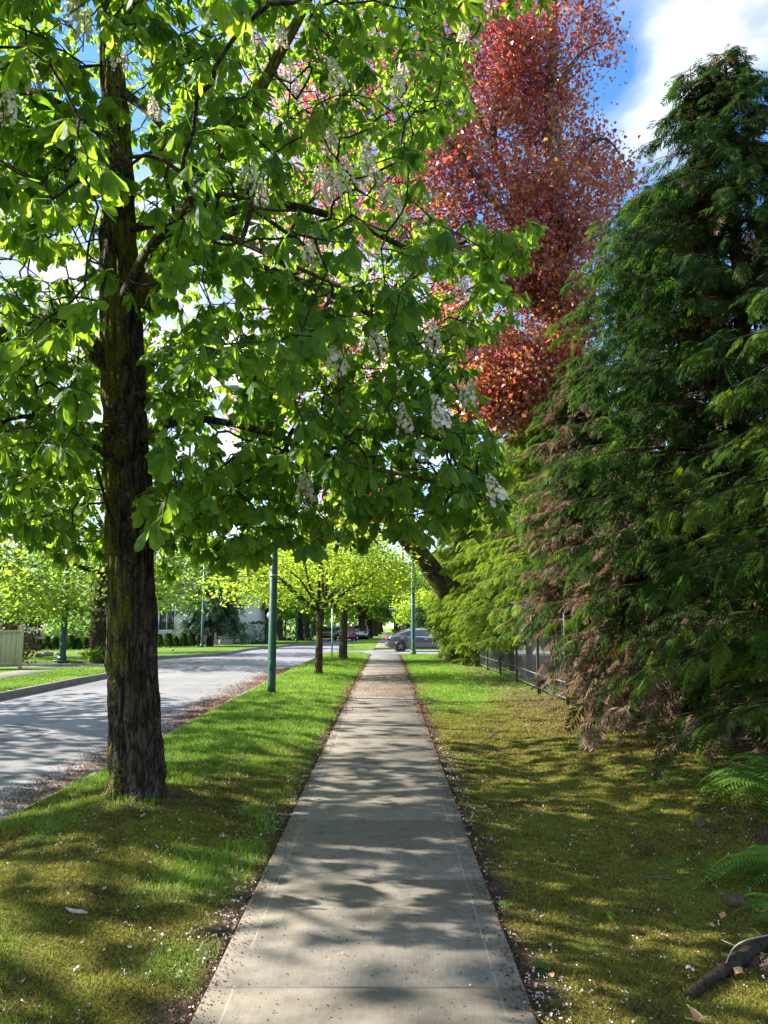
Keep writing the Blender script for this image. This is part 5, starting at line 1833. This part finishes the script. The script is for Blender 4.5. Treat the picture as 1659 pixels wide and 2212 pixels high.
def car(kind, base, paint, label, rz, lens_rear=True, group=None):
    c = CARS[kind]
    L, W_ = c['L'], c['W'] / 2
    root = thing('parked_car' if kind != 'pickup' else 'pickup_truck', base, label, 'car' if kind != 'pickup' else 'pickup', group, rz)
    cx = np.array(c['x'])

    def section(x):
        f = lambda k: np.interp(x, cx, c[k])
        hw, rw, bt, rf, zb = f('hw') * W_, f('rw') * c['W'] * .5, f('belt'), f('roof'), f('zb')
        rw = min(rw * 1.25, hw * .93)
        return np.array([(0, zb), (hw * .86, zb), (hw * .97, zb + .12), (hw, zb + (bt - zb) * .5), (hw * .975, bt - .05), (hw * .955, bt), (rw * .98, rf - .055), (rw * .86, rf - .012), (rw * .45, rf + .012), (0, rf + .018)])

    xx = np.unique(np.concatenate([cx, np.linspace(0, 1, 41)]))
    V, Q = [], []
    for s in (-1, 1):
        b = len(V)
        for x in xx:
            for y, z in section(x):
                V.append(((x - .5) * L, s * y, z))
        for i in range(len(xx) - 1):
            for j in range(9):
                k = b + i * 10 + j
                q = (k, k + 10, k + 11, k + 1)
                Q.append(q if s < 0 else q[::-1])
        for i, rev in ((0, 1), (len(xx) - 1, 0)):
            k = b + i * 10
            for j in range(1, 9, 2):
                q = (k, k + j, k + j + 1, k + min(j + 2, 9))
                Q.append(q if (rev ^ (s > 0)) else q[::-1])
    mk('body', V, np.array(Q), paint, root, smooth=True)

    def glass(x0, x1, v0, v1, off, side, seg=(5, 6), n=8):
        P, F = [], []
        for i in range(n + 1):
            x = x0 + (x1 - x0) * i / n
            S_ = section(x)
            a, b_ = S_[seg[0]], S_[seg[1]]
            nn = np.array([b_[1] - a[1], a[0] - b_[0]]); nn = nn / (np.linalg.norm(nn) + 1e-9)
            for v in (v0, v1):
                q = a + (b_ - a) * v + nn * off
                P.append(((x - .5) * L, side * q[0], q[1]))
        for i in range(n):
            F.append((2 * i, 2 * i + 2, 2 * i + 3, 2 * i + 1))
        return P, F

    for s in (-1, 1):
        for k, (x0, x1) in enumerate(c['side']):
            P, F = glass(x0, x1, .08, .9, .006, s)
            mk('side_window', P, np.array(F), M['carglass'], root)
        P, F = glass(c['side'][0][0] - .02, c['side'][1][1] + .02, -.02, .05, .012, s, n=14)
        P2, F2 = glass(c['side'][0][0] - .02, c['side'][1][1] + .02, .92, 1.0, .012, s, n=14)
        mk('window_trim', P + P2, np.array(F + [tuple(i + len(P) for i in f) for f in F2]), M['chrome'] if kind == 'sedan' else M['plastic'], root)
    for (x0, x1), nm in ((c['back'], 'rear_window'), (c['front'], 'windscreen')):
        P, F = [], []
        n = 6
        for i in range(n + 1):
            x = x0 + (x1 - x0) * i / n
            S_ = section(x)
            pts = [S_[7] * [1, 1] + [0, .012], S_[8] + [0, .014], S_[9] + [0, .014]]
            row = [(-p[0], p[1]) for p in pts] + [(p[0], p[1]) for p in pts[::-1][1:]]
            for y, z in row:
                P.append(((x - .5) * L, y, z))
        for i in range(n):
            for j in range(4):
                k = i * 5 + j
                F.append((k, k + 5, k + 6, k + 1))
        mk(nm, P, np.array(F), M['carglass'], root)
    for s in (-1, 1):
        for x in c['wh']:
            wr = c['wr']
            yw = W_ * .985
            # arch
            mb = MB(); mb.tube([((x - .5) * L, s * (yw - .12), wr + .02), ((x - .5) * L, s * (yw + .018), wr + .02)], wr * 1.16, 24)
            mb.build('wheel_arch', M['plastic'], root)
            mb = MB()
            prof = [(wr * .62, .0), (wr * .66, .045), (wr * .9, .055), (wr, .03), (wr, -.16), (wr * .9, -.19)]
            th = np.linspace(0, 2 * math.pi, 29)[:-1]
            Vw = np.array([[(x - .5) * L + rr * math.cos(t), s * (yw + .02 + d), wr + rr * math.sin(t)] for rr, d in prof for t in th])
            Qw = [(i * 28 + k, i * 28 + (k + 1) % 28, (i + 1) * 28 + (k + 1) % 28, (i + 1) * 28 + k) for i in range(5) for k in range(28)]
            wheel = mk('wheel', Vw, np.array(Qw), M['rubber'], root, smooth=True)
            mb = MB()
            mb.tube([((x - .5) * L, s * (yw - .06), wr), ((x - .5) * L, s * (yw + .0), wr)], wr * .64, 24)
            for k in range(5):
                t = k * 2 * math.pi / 5 + .3
                ct, st = math.cos(t), math.sin(t)
                p0, p1 = np.array([ct * .05, 0, st * .05]), np.array([ct * wr * .62, 0, st * wr * .62])
                o = np.array([(x - .5) * L, s * (yw + .035), wr])
                mb.tube([o + p0, o + p1], [.05, .035], 4)
            mb.tube([((x - .5) * L, s * (yw + .0), wr), ((x - .5) * L, s * (yw + .06), wr)], .06, 12)
            mb.build('rim', M['rim'], wheel)
        z = np.interp(.03, cx, c['belt'])
        mb = MB(); mb.box((-.5 * L + .07, s * W_ * .74, z - .12 if kind != 'sedan' else z - .04), (.16, .34, .14 if kind == 'sedan' else .26), bev=.03)
        mb.build('tail_light', M['lens_red'], root)
        z = np.interp(.95, cx, c['belt'])
        mb = MB(); mb.box((.5 * L - .13, s * W_ * .68, z - .06), (.22, .36, .12), bev=.03)
        mb.build('headlight', M['lens'], root)
        for k, (x0, x1) in enumerate(c['side']):
            xh = x0 + .03
            S_ = section(xh)
            mb = MB(); mb.box(((xh - .5) * L + .05, s * (S_[4][0] + .008), S_[4][1] - .06), (.22, .03, .032), bev=.01)
            mb.build('door_handle', M['chrome'] if kind == 'sedan' else paint, root)
        xm = c['side'][1][1] - .03
        S_ = section(xm)
        mb = MB(); mb.box(((xm - .5) * L, s * (S_[5][0] + .1), S_[5][1] + .08), (.12, .2, .14), bev=.04)
        mb.build('wing_mirror', paint, root)
    for xe, nm in ((-.5 * L - .004, 'bumper'), (.5 * L - .02, 'bumper')):
        mb = MB(); mb.box((xe, 0, np.interp(0 if xe < 0 else 1, cx, c['zb']) + .02), (.12, c['W'] * .72, .16), bev=.04)
        mb.build(nm, M['plastic'] if kind != 'sedan' else paint, root)
    mb = MB(); mb.box((-.5 * L - .028 if kind != 'sedan' else -.5 * L - .005, 0, np.interp(.01, cx, c['belt']) - .22), (.02, .34, .15), bev=.004)
    mb.build('number_plate', M['white'], root)
    mb = MB(); mb.box((.5 * L - .012, 0, .56), (.05, .9, .16), bev=.02)
    mb.build('grille', M['plastic'], root)
    return root


cb = gp(0, 48.6, 0)
zc = float(gz(48.6)) - .08
car('sedan', (2.28, 48.8, zc), M['navy'], 'dark blue-grey sedan crossing the pavement line on the side street', R(2))
b = G(750, 1386.5)
car('suv', (b[0] + .1, b[1], float(gz(b[1])) - .12), M['red'], 'red car seen from behind on the road, left of the silver pickup', R(91))
b = G(782, 1380.5)
car('pickup', (b[0] - .2, b[1], float(gz(b[1])) - .12), M['silver'], 'silver pickup parked beyond the red car', R(90))
b = G(709, 1383.5)
car('suv', (b[0], b[1], float(gz(b[1])) - .12), M['black'], 'dark car facing the viewer on the far left of the road', R(-88))
b = G(727, 1379)
car('suv', (b[0], b[1] + 2, float(gz(b[1])) - .12), M['navy'], 'dark car behind the black one, partly hidden by the red car', R(-90))

# rocks along the planting bed across the road
for k, (px_, py_, s) in enumerate([(84, 1419, .32), (97, 1418, .4), (108, 1417, .34), (122, 1415, .22), (170, 1413, .2), (182, 1412, .22), (203, 1411, .34), (215, 1410, .34), (225, 1409, .22), (372, 1406, .2)]):
    gg = np.random.default_rng(300 + k)
    U_ = np.linspace(0, math.pi, 8); Tt = np.linspace(0, 2 * math.pi, 13)[:-1]
    V = np.array([(math.sin(u) * math.cos(t), math.sin(u) * math.sin(t), math.cos(u)) for u in U_ for t in Tt])
    V = V * (1 + .5 * (noise(V[:, 0] * 1.6 + k, V[:, 1] * 1.6, V[:, 2] * 1.6, k)[:, None] - .5)) * np.array([1, .8, .65]) * s * .6
    Q = [(i * 12 + j, (i + 1) * 12 + j, (i + 1) * 12 + (j + 1) % 12, i * 12 + (j + 1) % 12) for i in range(7) for j in range(12)]
    b = G(px_, py_)
    o = mk('boulder', V, np.array(Q), M['rock'], smooth=True, loc=b + [0, 0, s * .25])
    tag(o, 'small pale boulder edging the planting bed across the road', 'rock', 'boulders edging the planting bed')

# ------------------------------------------------------------------ things lying by the hedge: ferns, log, stones, leaves
def frond_fern(L, seed, dead=False):
    gg = np.random.default_rng(seed)
    V, Q = [], []
    n = 26
    arch = gg.uniform(.5, .8)
    cur = gg.normal() * .12
    x_ = lambda t: L * (t - .12 * t * t)
    z_ = lambda t: L * (arch * t - (arch + .28) * t * t * .95)
    y_ = lambda t: L * cur * t * t
    for i in range(1, n):
        t = i / n
        p = np.array([x_(t), y_(t), z_(t)])
        w_ = L * .19 * math.sin(math.pi * min(1, (t * .86 + .10))) ** .8 * (1 if t < .6 else (1 - (t - .6) / .4 * .75))
        for s in (-1, 1):
            d = np.array([.32, s, -.18 - (.5 if dead else .1) * gg.random()]); d /= np.linalg.norm(d)
            sl = np.array([1, -s * .3, .1]); sl /= np.linalg.norm(sl)
            wd = L * .0145
            b = len(V)
            V += [p - sl * wd, p + d * w_ * .55 - sl * wd * .8 + [0, 0, .01], p + d * w_ + [0, 0, -.1 * w_], p + d * w_ * .55 + sl * wd * .9 + [0, 0, .01], p + sl * wd]
            Q += [(b, b + 1, b + 3, b + 4), (b + 1, b + 2, b + 3, b + 3)]
    T3 = np.array([[q[0], q[1], q[2]] for q in Q if q[2] == q[3]])
    Q4 = np.array([q for q in Q if q[2] != q[3]])
    ts = np.linspace(0, 1, 12)
    tv, tq = tube_np(np.stack([x_(ts), y_(ts), z_(ts)], 1), np.linspace(.005, .0015, 12), 4)
    nb_ = len(V)
    return np.vstack([np.array(V), tv]), [np.vstack([Q4, tq + nb_]), T3]


def fern(loc, n, L, a0, a1, seed, label, mat, dead=False):
    gg = np.random.default_rng(seed)
    root = thing('fern', loc, label, 'fern', 'ferns at the foot of the hedge')
    for k in range(n):
        V, F = frond_fern(L * gg.uniform(.75, 1.1), seed * 50 + k, dead)
        o = mk('frond', V, F, mat, root, {'tint': np.full(len(V), gg.uniform(.2, .9))})
        o.rotation_euler = (gg.normal() * .1, gg.uniform(-.35, .25) if not dead else gg.uniform(.25, .5), R(a0 + (a1 - a0) * (k + gg.random() * .6) / n))
        o.location = (0, 0, .02)
    return root


def near(px_, py_, dz=0.0):
    return G(px_, py_) + [0, 0, dz]


fern(near(1705, 1715), 16, 1.05, 60, 330, 201, 'bright green fern at the right edge below the nearest cedar', M['fern'])
fern(near(1735, 1905), 15, .72, 80, 300, 202, 'green fern at the right edge above the dead fronds', M['fern'])
fern(near(1700, 1805), 7, .5, 110, 270, 203, 'withered dark fern between the two upper green ferns', M['fern_dead'], True)
fern(near(1716, 1990), 6, .42, 120, 260, 204, 'small sparse green fern over the dark rock', M['fern'])
fern(near(1690, 2085), 10, .5, 70, 290, 205, 'brown dead fern collapsed beside the fallen log', M['fern_dead'], True)


def stick(name, pts, r, mat, label, cat, sides=8, bark=0.0, twigs=(), group=None):
    P = np.array([near(a, b, dz) for a, b, dz in pts])
    o0 = P[0].copy()
    Pq, rr = resample(P - o0, r, .03)
    gg = np.random.default_rng(len(label))
    mb = MB()
    V, Q = tube_np(Pq, rr, sides)
    if bark:
        V = V + (noise(V[:, 0] * 40, V[:, 1] * 40, V[:, 2] * 40, 71)[:, None] - .5) * bark
    mb.add(V, Q)
    n = len(Pq)
    mb.add(np.vstack([V[:sides], Pq[:1]]), None, [(sides, (k + 1) % sides, k) for k in range(sides)])
    mb.add(np.vstack([V[-sides:], Pq[-1:]]), None, [(sides, k, (k + 1) % sides) for k in range(sides)])
    for tw in twigs:
        q = np.array([near(a, b, dz) for a, b, dz in tw[0]]) - o0
        q, r2 = resample(q, tw[1], .03)
        mb.tube(q, r2, 5)
    o = mb.build(name, mat, loc=o0, smooth=True, attr='tint')
    return tag(o, label, cat, group)


stick('fallen_log', [(1488, 2160, .02), (1540, 2128, .035), (1590, 2098, .045), (1640, 2066, .05), (1690, 2040, .05)], [.022, .028, .034, .036, .034], M['rotten'], 'dark rotten log lying on the moss at the lower right', 'log', 12, .02)
stick('dead_twig', [(1565, 2122, .05), (1576, 2104, .085), (1592, 2088, .10), (1618, 2076, .105), (1648, 2070, .11), (1690, 2062, .11)], [.002, .0035, .004, .004, .0045, .004], M['twig'], 'pale bare twig resting across the dark log', 'twig', 6, 0,
      [([(1592, 2088, .10), (1578, 2086, .11), (1560, 2080, .115)], [.003, .0025, .001]), ([(1648, 2070, .11), (1630, 2056, .12), (1622, 2060, .13)], [.003, .002, .001])])
stick('dead_twig', [(1040, 1608, .02), (1062, 1598, .05), (1080, 1592, .08), (1104, 1590, .09)], [.006, .009, .008, .004], M['plastic'], 'dark broken branch lying on the moss right of the pavement', 'twig', 6, 0,
      [([(1062, 1598, .05), (1052, 1585, .09)], [.006, .003]), ([(1080, 1592, .08), (1095, 1604, .03)], [.006, .003])])
stick('dead_twig', [(1140, 1618, .01), (1170, 1620, .02), (1198, 1614, .03)], [.004, .006, .003], M['plastic'], 'thin dark twig on the moss beyond the broken branch', 'twig', 6)
stick('dead_twig', [(1420, 1596, .03), (1448, 1602, .05), (1470, 1598, .05), (1500, 1606, .03)], [.008, .01, .01, .006], M['twig'], 'bleached twig lying under the tall cedar', 'twig', 6)
stick('dead_twig', [(1395, 1900, .012), (1420, 1898, .012), (1450, 1902, .012)], [.003, .004, .003], M['wood_pole'], 'short brown stick on the moss below the stone', 'twig', 6)
stick('dead_twig', [(1480, 2206, .015), (1500, 2212, .015), (1530, 2203, .015)], [.003, .004, .003], M['twig'], 'small pale stick at the bottom edge by the log', 'twig', 6)
stick('bark_piece', [(140, 1968, .012), (160, 1974, .016), (186, 1980, .012)], [.006, .012, .005], M['twig'], 'grey piece of bark lying on the left moss', 'bark', 9, .02)


def stone(px_, py_, s, seed, name, label, flatz=.75, mat='rock'):
    U_ = np.linspace(0, math.pi, 11); Tt = np.linspace(0, 2 * math.pi, 17)[:-1]
    V = np.array([(math.sin(u) * math.cos(t), math.sin(u) * math.sin(t), math.cos(u)) for u in U_ for t in Tt])
    V = np.sign(V) * np.abs(V) ** .75
    V = V * (1 + .5 * (noise(V[:, 0] * 1.8 + seed, V[:, 1] * 1.8, V[:, 2] * 1.8, seed)[:, None] - .5)) * np.array([1, .9, flatz]) * s
    Q = [(i * 16 + j, (i + 1) * 16 + j, (i + 1) * 16 + (j + 1) % 16, i * 16 + (j + 1) % 16) for i in range(10) for j in range(16)]
    o = mk(name, V, np.array(Q), M[mat], smooth=True, loc=near(px_, py_) + [0, 0, s * flatz * .5])
    return tag(o, label, 'stone')


stone(1512, 1787, .045, 1, 'stone', 'blocky brown stone sitting on the moss near the ferns', 1.0, 'mudstone')
stone(1592, 1952, .075, 2, 'stone', 'dark flat rock half hidden under the lower fern', .5, 'mudstone')
stone(1346, 1606, .05, 3, 'stone', 'grey stone at the foot of the cedars', .6)


def dead_leaf(px_, py_, L, rz, tilt, label):
    t = np.linspace(0, 1, 7)
    w_ = np.array([.01, .2, .33, .36, .3, .17, .0]) * L
    V, Q = [], []
    for i in range(7):
        for k in (-1, 0, 1):
            V.append((t[i] * L, k * w_[i] * (1 + .25 * math.sin(i * 2.3 + k)), .24 * L * abs(k) * (1 - t[i] * .5) + .16 * L * math.sin(t[i] * 5 + L * 60) * k + .12 * L * math.sin(t[i] * 3.2)))
    for i in range(6):
        for k in (0, 1):
            q = i * 3 + k
            Q.append((q, q + 3, q + 4, q + 1))
    o = mk('dead_leaf', V, np.array(Q), M['deadleaf'], smooth=True, loc=near(px_, py_, .012))
    o.rotation_euler = (.1, -tilt, rz)
    return tag(o, label, 'leaf', 'dry leaves on the moss')


dead_leaf(1590, 2118, .065, .6, .35, 'dry tan leaf standing against the end of the log')
dead_leaf(1506, 2216, .075, 2.0, .7, 'upright dry leaf at the bottom edge left of the corner')
dead_leaf(1560, 1994, .06, .8, .4, 'orange-brown dry leaf below the dark rock')
dead_leaf(1545, 2010, .05, 2.9, .2, 'small pale dry leaf next to the orange-brown one')
dead_leaf(1190, 2120, .04, 1.0, .3, 'tiny reddish leaf in the dirt at the pavement edge')

# small seedlings on the moss
for k, (px_, py_, lab) in enumerate([(1168, 2088, 'small lobed green seedling at the right pavement edge'), (1320, 1990, 'tiny green seedling on the moss in the lower right'), (1410, 1760, 'little green weed on the moss by the stone'),
                                     (1085, 1962, 'small weed with green leaves beside the pavement, above the seedling')]):
    b = near(px_, py_)
    root = thing('seedling', b, lab, 'plant', 'seedlings in the moss')
    gg = np.random.default_rng(400 + k)
    TV, TQ, TU = chestnut_template(5, 12, 410 + k, 0)
    m = 5
    V, Q = instance(TV, TQ, np.stack([gg.normal(size=m) * .02, gg.normal(size=m) * .02, gg.uniform(.02, .05, m)], 1), frames(rdir(m, gg) * [1, 1, .1], np.array([0, 0, 1.]) + gg.normal(size=(m, 3)) * .2), gg.uniform(.025, .05, m))
    mk('leaves', V, Q, M['chestnut'], root, {'tint': np.full(len(V), .9), 'uvp': np.tile(TU, (m, 1))})
    mb = MB(); mb.tube([(0, 0, -.01), (0, 0, .045)], .0025, 5); mb.build('stem', M['fern'], root, attr='tint')

# ------------------------------------------------------------------ grass, moss, litter
g = np.random.default_rng(500)


def blades(n, xr, yr, mask, hgt, wid, lean, dens_pow=1.0):
    """bent two-segment blades; returns V, Q, T, tint"""
    u = g.random(n)
    Y = yr[0] * (yr[1] / yr[0]) ** (u ** dens_pow)
    X = g.uniform(xr[0], xr[1], n)
    m = mask(X, Y)
    k = g.random(n) < m
    X, Y, m = X[k], Y[k], m[k]
    n = len(X)
    Z = H(X, Y) - .004
    sc_ = np.clip(Y / 7, .55, 4.0) ** .75
    h = hgt * g.uniform(.45, 1.25, n) * (.6 + .4 * m)
    w_ = wid * sc_ * g.uniform(.7, 1.3, n)
    a = g.random(n) * 6.283
    ld = np.stack([np.cos(a), np.sin(a)], 1) * (h * lean * g.uniform(.3, 1.4, n))[:, None]
    b = g.random(n) * 6.283
    sx, sy = np.cos(b) * w_ * .5, np.sin(b) * w_ * .5
    V = np.zeros((n, 5, 3))
    V[:, 0] = np.stack([X - sx, Y - sy, Z], 1)
    V[:, 1] = np.stack([X + sx, Y + sy, Z], 1)
    V[:, 2] = np.stack([X + sx * .75 + ld[:, 0] * .35, Y + sy * .75 + ld[:, 1] * .35, Z + h * .6], 1)
    V[:, 3] = np.stack([X - sx * .75 + ld[:, 0] * .35, Y - sy * .75 + ld[:, 1] * .35, Z + h * .6], 1)
    V[:, 4] = np.stack([X + ld[:, 0], Y + ld[:, 1], Z + h * (1 - .25 * lean)], 1)
    o = (np.arange(n) * 5)[:, None]
    return V.reshape(-1, 3), o + np.array([[0, 1, 2, 3]]), o + np.array([[3, 2, 4]]), X, Y, n


def blade_obj(name, sets, mat, label, cat, tintf):
    V, Q, T, tt = [], [], [], []
    nb_ = 0
    for s in sets:
        v, q, t, X, Y, n = s
        V.append(v); Q.append(q + nb_); T.append(t + nb_); nb_ += len(v)
        tt.append(np.repeat(tintf(X, Y, n), 5))
    o = mk(name, np.concatenate(V), [np.concatenate(Q), np.concatenate(T)], mat, attrs={'tint': np.concatenate(tt)})
    return tag(o, label, cat, kind='stuff')


def gmask(X, Y):
    d = dirt_mask(X, Y)
    return np.clip(lawn_mask(X, Y), 0, 1) * (1 - .85 * d)


def gmask_soft(X, Y):
    return np.clip(gmask(X, Y), 0, 1)


gt = lambda X, Y, n: np.clip(.42 + (noise(X * 1.4, Y * 1.4, 0, 61) - .5) * .6 + g.normal(size=n) * .2, 0, 1)
blade_obj('grass', [blades(190000, (KERB_R + .05, SW_L - .03), (2.0, CS0 - .3), gmask_soft, .062, .0042, .7, .9),
                    blades(150000, (SW_R + .03, 4.2), (6.0, CS0 - .3), gmask_soft, .055, .0042, .7, .9),
                    blades(52000, (KERB_R + .05, SW_L - .03), (2.0, 9.0), lambda X, Y: .8 * sstep(.52, .7, noise(X * 1.9, Y * 1.9, 0, 24) * .7 + noise(X * .8, Y * .8, 0, 25) * .3), .085, .0042, .6),
                    blades(40000, (-11.0, KERB_L - .1), (14.0, LN0 - .3), lambda X, Y: 0 * X + 1, .06, .007, .7)],
          M['grass'], 'bright green grass of the verge and lawn', 'grass', gt)


def mmask(X, Y):
    return np.clip(1 - lawn_mask(X, Y) * .8, 0, 1) * (1 - .9 * dirt_mask(X, Y))


mt = lambda X, Y, n: np.clip(.45 + (noise(X * 1.7, Y * 1.7, 0, 63) - .5) * .8 + (noise(X * 7, Y * 7, 0, 64) - .5) * .7 + g.normal(size=n) * .3, 0, 1)
blade_obj('moss', [blades(240000, (KERB_R + .05, SW_L - .01), (2.0, 13), mmask, .026, .005, 1.0, 1.25), blades(260000, (SW_R + .01, 4.4), (2.0, 17), mmask, .026, .005, 1.0, 1.15)],
          M['moss'], 'olive and yellow-green moss carpet beside the pavement', 'moss', mt)


def scraps(n, X, Y, Z, size, seed, flat=.35, w=.42):
    gg = np.random.default_rng(seed)
    D = rdir(n, gg) * [1, 1, flat]
    U = np.array([0, 0, 1.]) + rdir(n, gg) * (.35 if flat < .3 else .6)
    pos = np.stack([X, Y, Z], 1)
    V, Q = leaf_mesh(pos, D, U, size, simple_leaf(w, .22, .1))
    return V, Q


# white petals
n = 3900
u = g.random(n)
Y = 2.1 * (13 / 2.1) ** u
X = g.uniform(-3.3, 4.2, n)
edge = g.random(n) < .3
X = np.where(edge, np.where(g.random(n) < .55, SW_R + np.abs(g.normal(size=n)) * .16, SW_L - np.abs(g.normal(size=n)) * .14), X)
on = (X > SW_L) & (X < SW_R)
k = (~on | (g.random(n) < .12)) & ((X < 3.6) | (g.random(n) < .3)) & (g.random(n) < .25 + .75 * sstep(.35, .6, noise(X * 1.1, Y * 1.1, 0, 66)))
X, Y, on = X[k], Y[k], on[k]
Z = np.where(on, gz(Y) + .028, H(X, Y) + .012)
sz = .0088 * g.uniform(.5, 1.5, len(X)) * np.where(g.random(len(X)) < .12, 1.6, 1)
X3, Y3, Z3, s3 = [np.repeat(v, 3) for v in (X, Y, Z, sz)]
X3 = X3 + g.normal(size=len(X3)) * .006; Y3 = Y3 + g.normal(size=len(X3)) * .006; Z3 = Z3 + np.abs(g.normal(size=len(X3))) * .004
V, Q = scraps(len(X3), X3, Y3, Z3, s3, 501, .9, .55)
tag(mk('petal_litter', V, Q, M['petal'], attrs={'tint': np.repeat(np.clip(g.random(len(X3)), 0, 1), 4)}), 'white fallen chestnut petals on moss and pavement', 'petals', kind='stuff')

# brown litter: gutter, pavement edges, specks on the pavement, pinkish scales further off
Xs, Ys, Zs, Ss, Tn = [], [], [], [], []


def put(X, Y, Z, s, t):
    Xs.append(X); Ys.append(Y); Zs.append(Z); Ss.append(s); Tn.append(t)


n = 46000
Y = 5 + (30 - 5) * g.random(n) ** 1.3
X = KERB_R - .1 - np.abs(g.normal(size=n)) * .5 - .35 * g.random(n)
kk = g.random(n) < sstep(.25, .6, noise(X * 1.5, Y * .8, 0, 67)) + .25
X, Y = X[kk], Y[kk]
put(X, Y, gz(Y) - .155 + g.random(len(X)) * .02, g.uniform(.014, .034, len(X)) * np.clip(Y / 12, 1, 1.7), np.clip(.72 + g.normal(size=len(X)) * .2, 0, 1))
n = 13000
Y = 2.1 * (40 / 2.1) ** g.random(n)
s_ = g.random(n) < .5
X = np.where(s_, SW_R + .03 + g.normal(size=n) * .07, SW_L - .03 + g.normal(size=n) * .065)
put(X, Y, np.where((X > SW_L) & (X < SW_R), gz(Y) + .028, H(X, Y) + .008), g.uniform(.008, .024, n) * np.clip(Y / 8, .8, 2.4), np.clip(.4 + g.normal(size=n) * .3, 0, 1))
n = 1500
Y = 2.1 * (16 / 2.1) ** g.random(n)
X = g.uniform(SW_L + .03, SW_R - .03, n)
put(X, Y, gz(Y) + .027, g.uniform(.005, .016, n), np.clip(.2 + g.normal(size=n) * .25, 0, 1))
n = 15000
Y = g.uniform(14, 27, n)
X = g.uniform(SW_L - .3, SW_R + .5, n)
kk = g.random(n) < np.exp(-((Y - 19.5) / 4.2) ** 2) * sstep(.3, .6, noise(X * 1.5, Y * .9, 0, 68)) + .05
X, Y = X[kk], Y[kk]
put(X, Y, np.where((X > SW_L) & (X < SW_R), gz(Y) + .028, H(X, Y) + .02), g.uniform(.014, .034, len(X)), np.clip(.82 + g.normal(size=len(X)) * .15, 0, 1))
n = 9000
Y = g.uniform(2.3, 14, n)
X = 3.7 + g.normal(size=n) * .7
put(X, Y, H(X, Y) + .012, g.uniform(.014, .045, n), np.clip(.4 + g.normal(size=n) * .25, 0, 1))
n = 11000
Y = 2.0 * (12 / 2.0) ** g.random(n)
X = g.uniform(-3.3, 3.4, n)
kk = (X < SW_L) | (X > SW_R)
X, Y = X[kk], Y[kk]
put(X, Y, H(X, Y) + .01, g.uniform(.006, .018, len(X)), np.clip(.5 + g.normal(size=len(X)) * .3, 0, 1))
n = 7000
Y = g.uniform(12, 34, n)
X = 2.9 + g.normal(size=n) * .45
put(X, Y, H(X, Y) + .015, g.uniform(.02, .045, n), np.clip(.78 + g.normal(size=n) * .2, 0, 1))
X, Y, Z, s_, t_ = [np.concatenate(v) for v in (Xs, Ys, Zs, Ss, Tn)]
V, Q = scraps(len(X), X, Y, Z, s_, 502, .16, .3)
tag(mk('leaf_litter', V, Q, M['litter'], attrs={'tint': np.repeat(t_, 4)}), 'brown and pinkish fallen scraps along the kerb, pavement edges and hedge foot', 'leaf litter', kind='stuff')
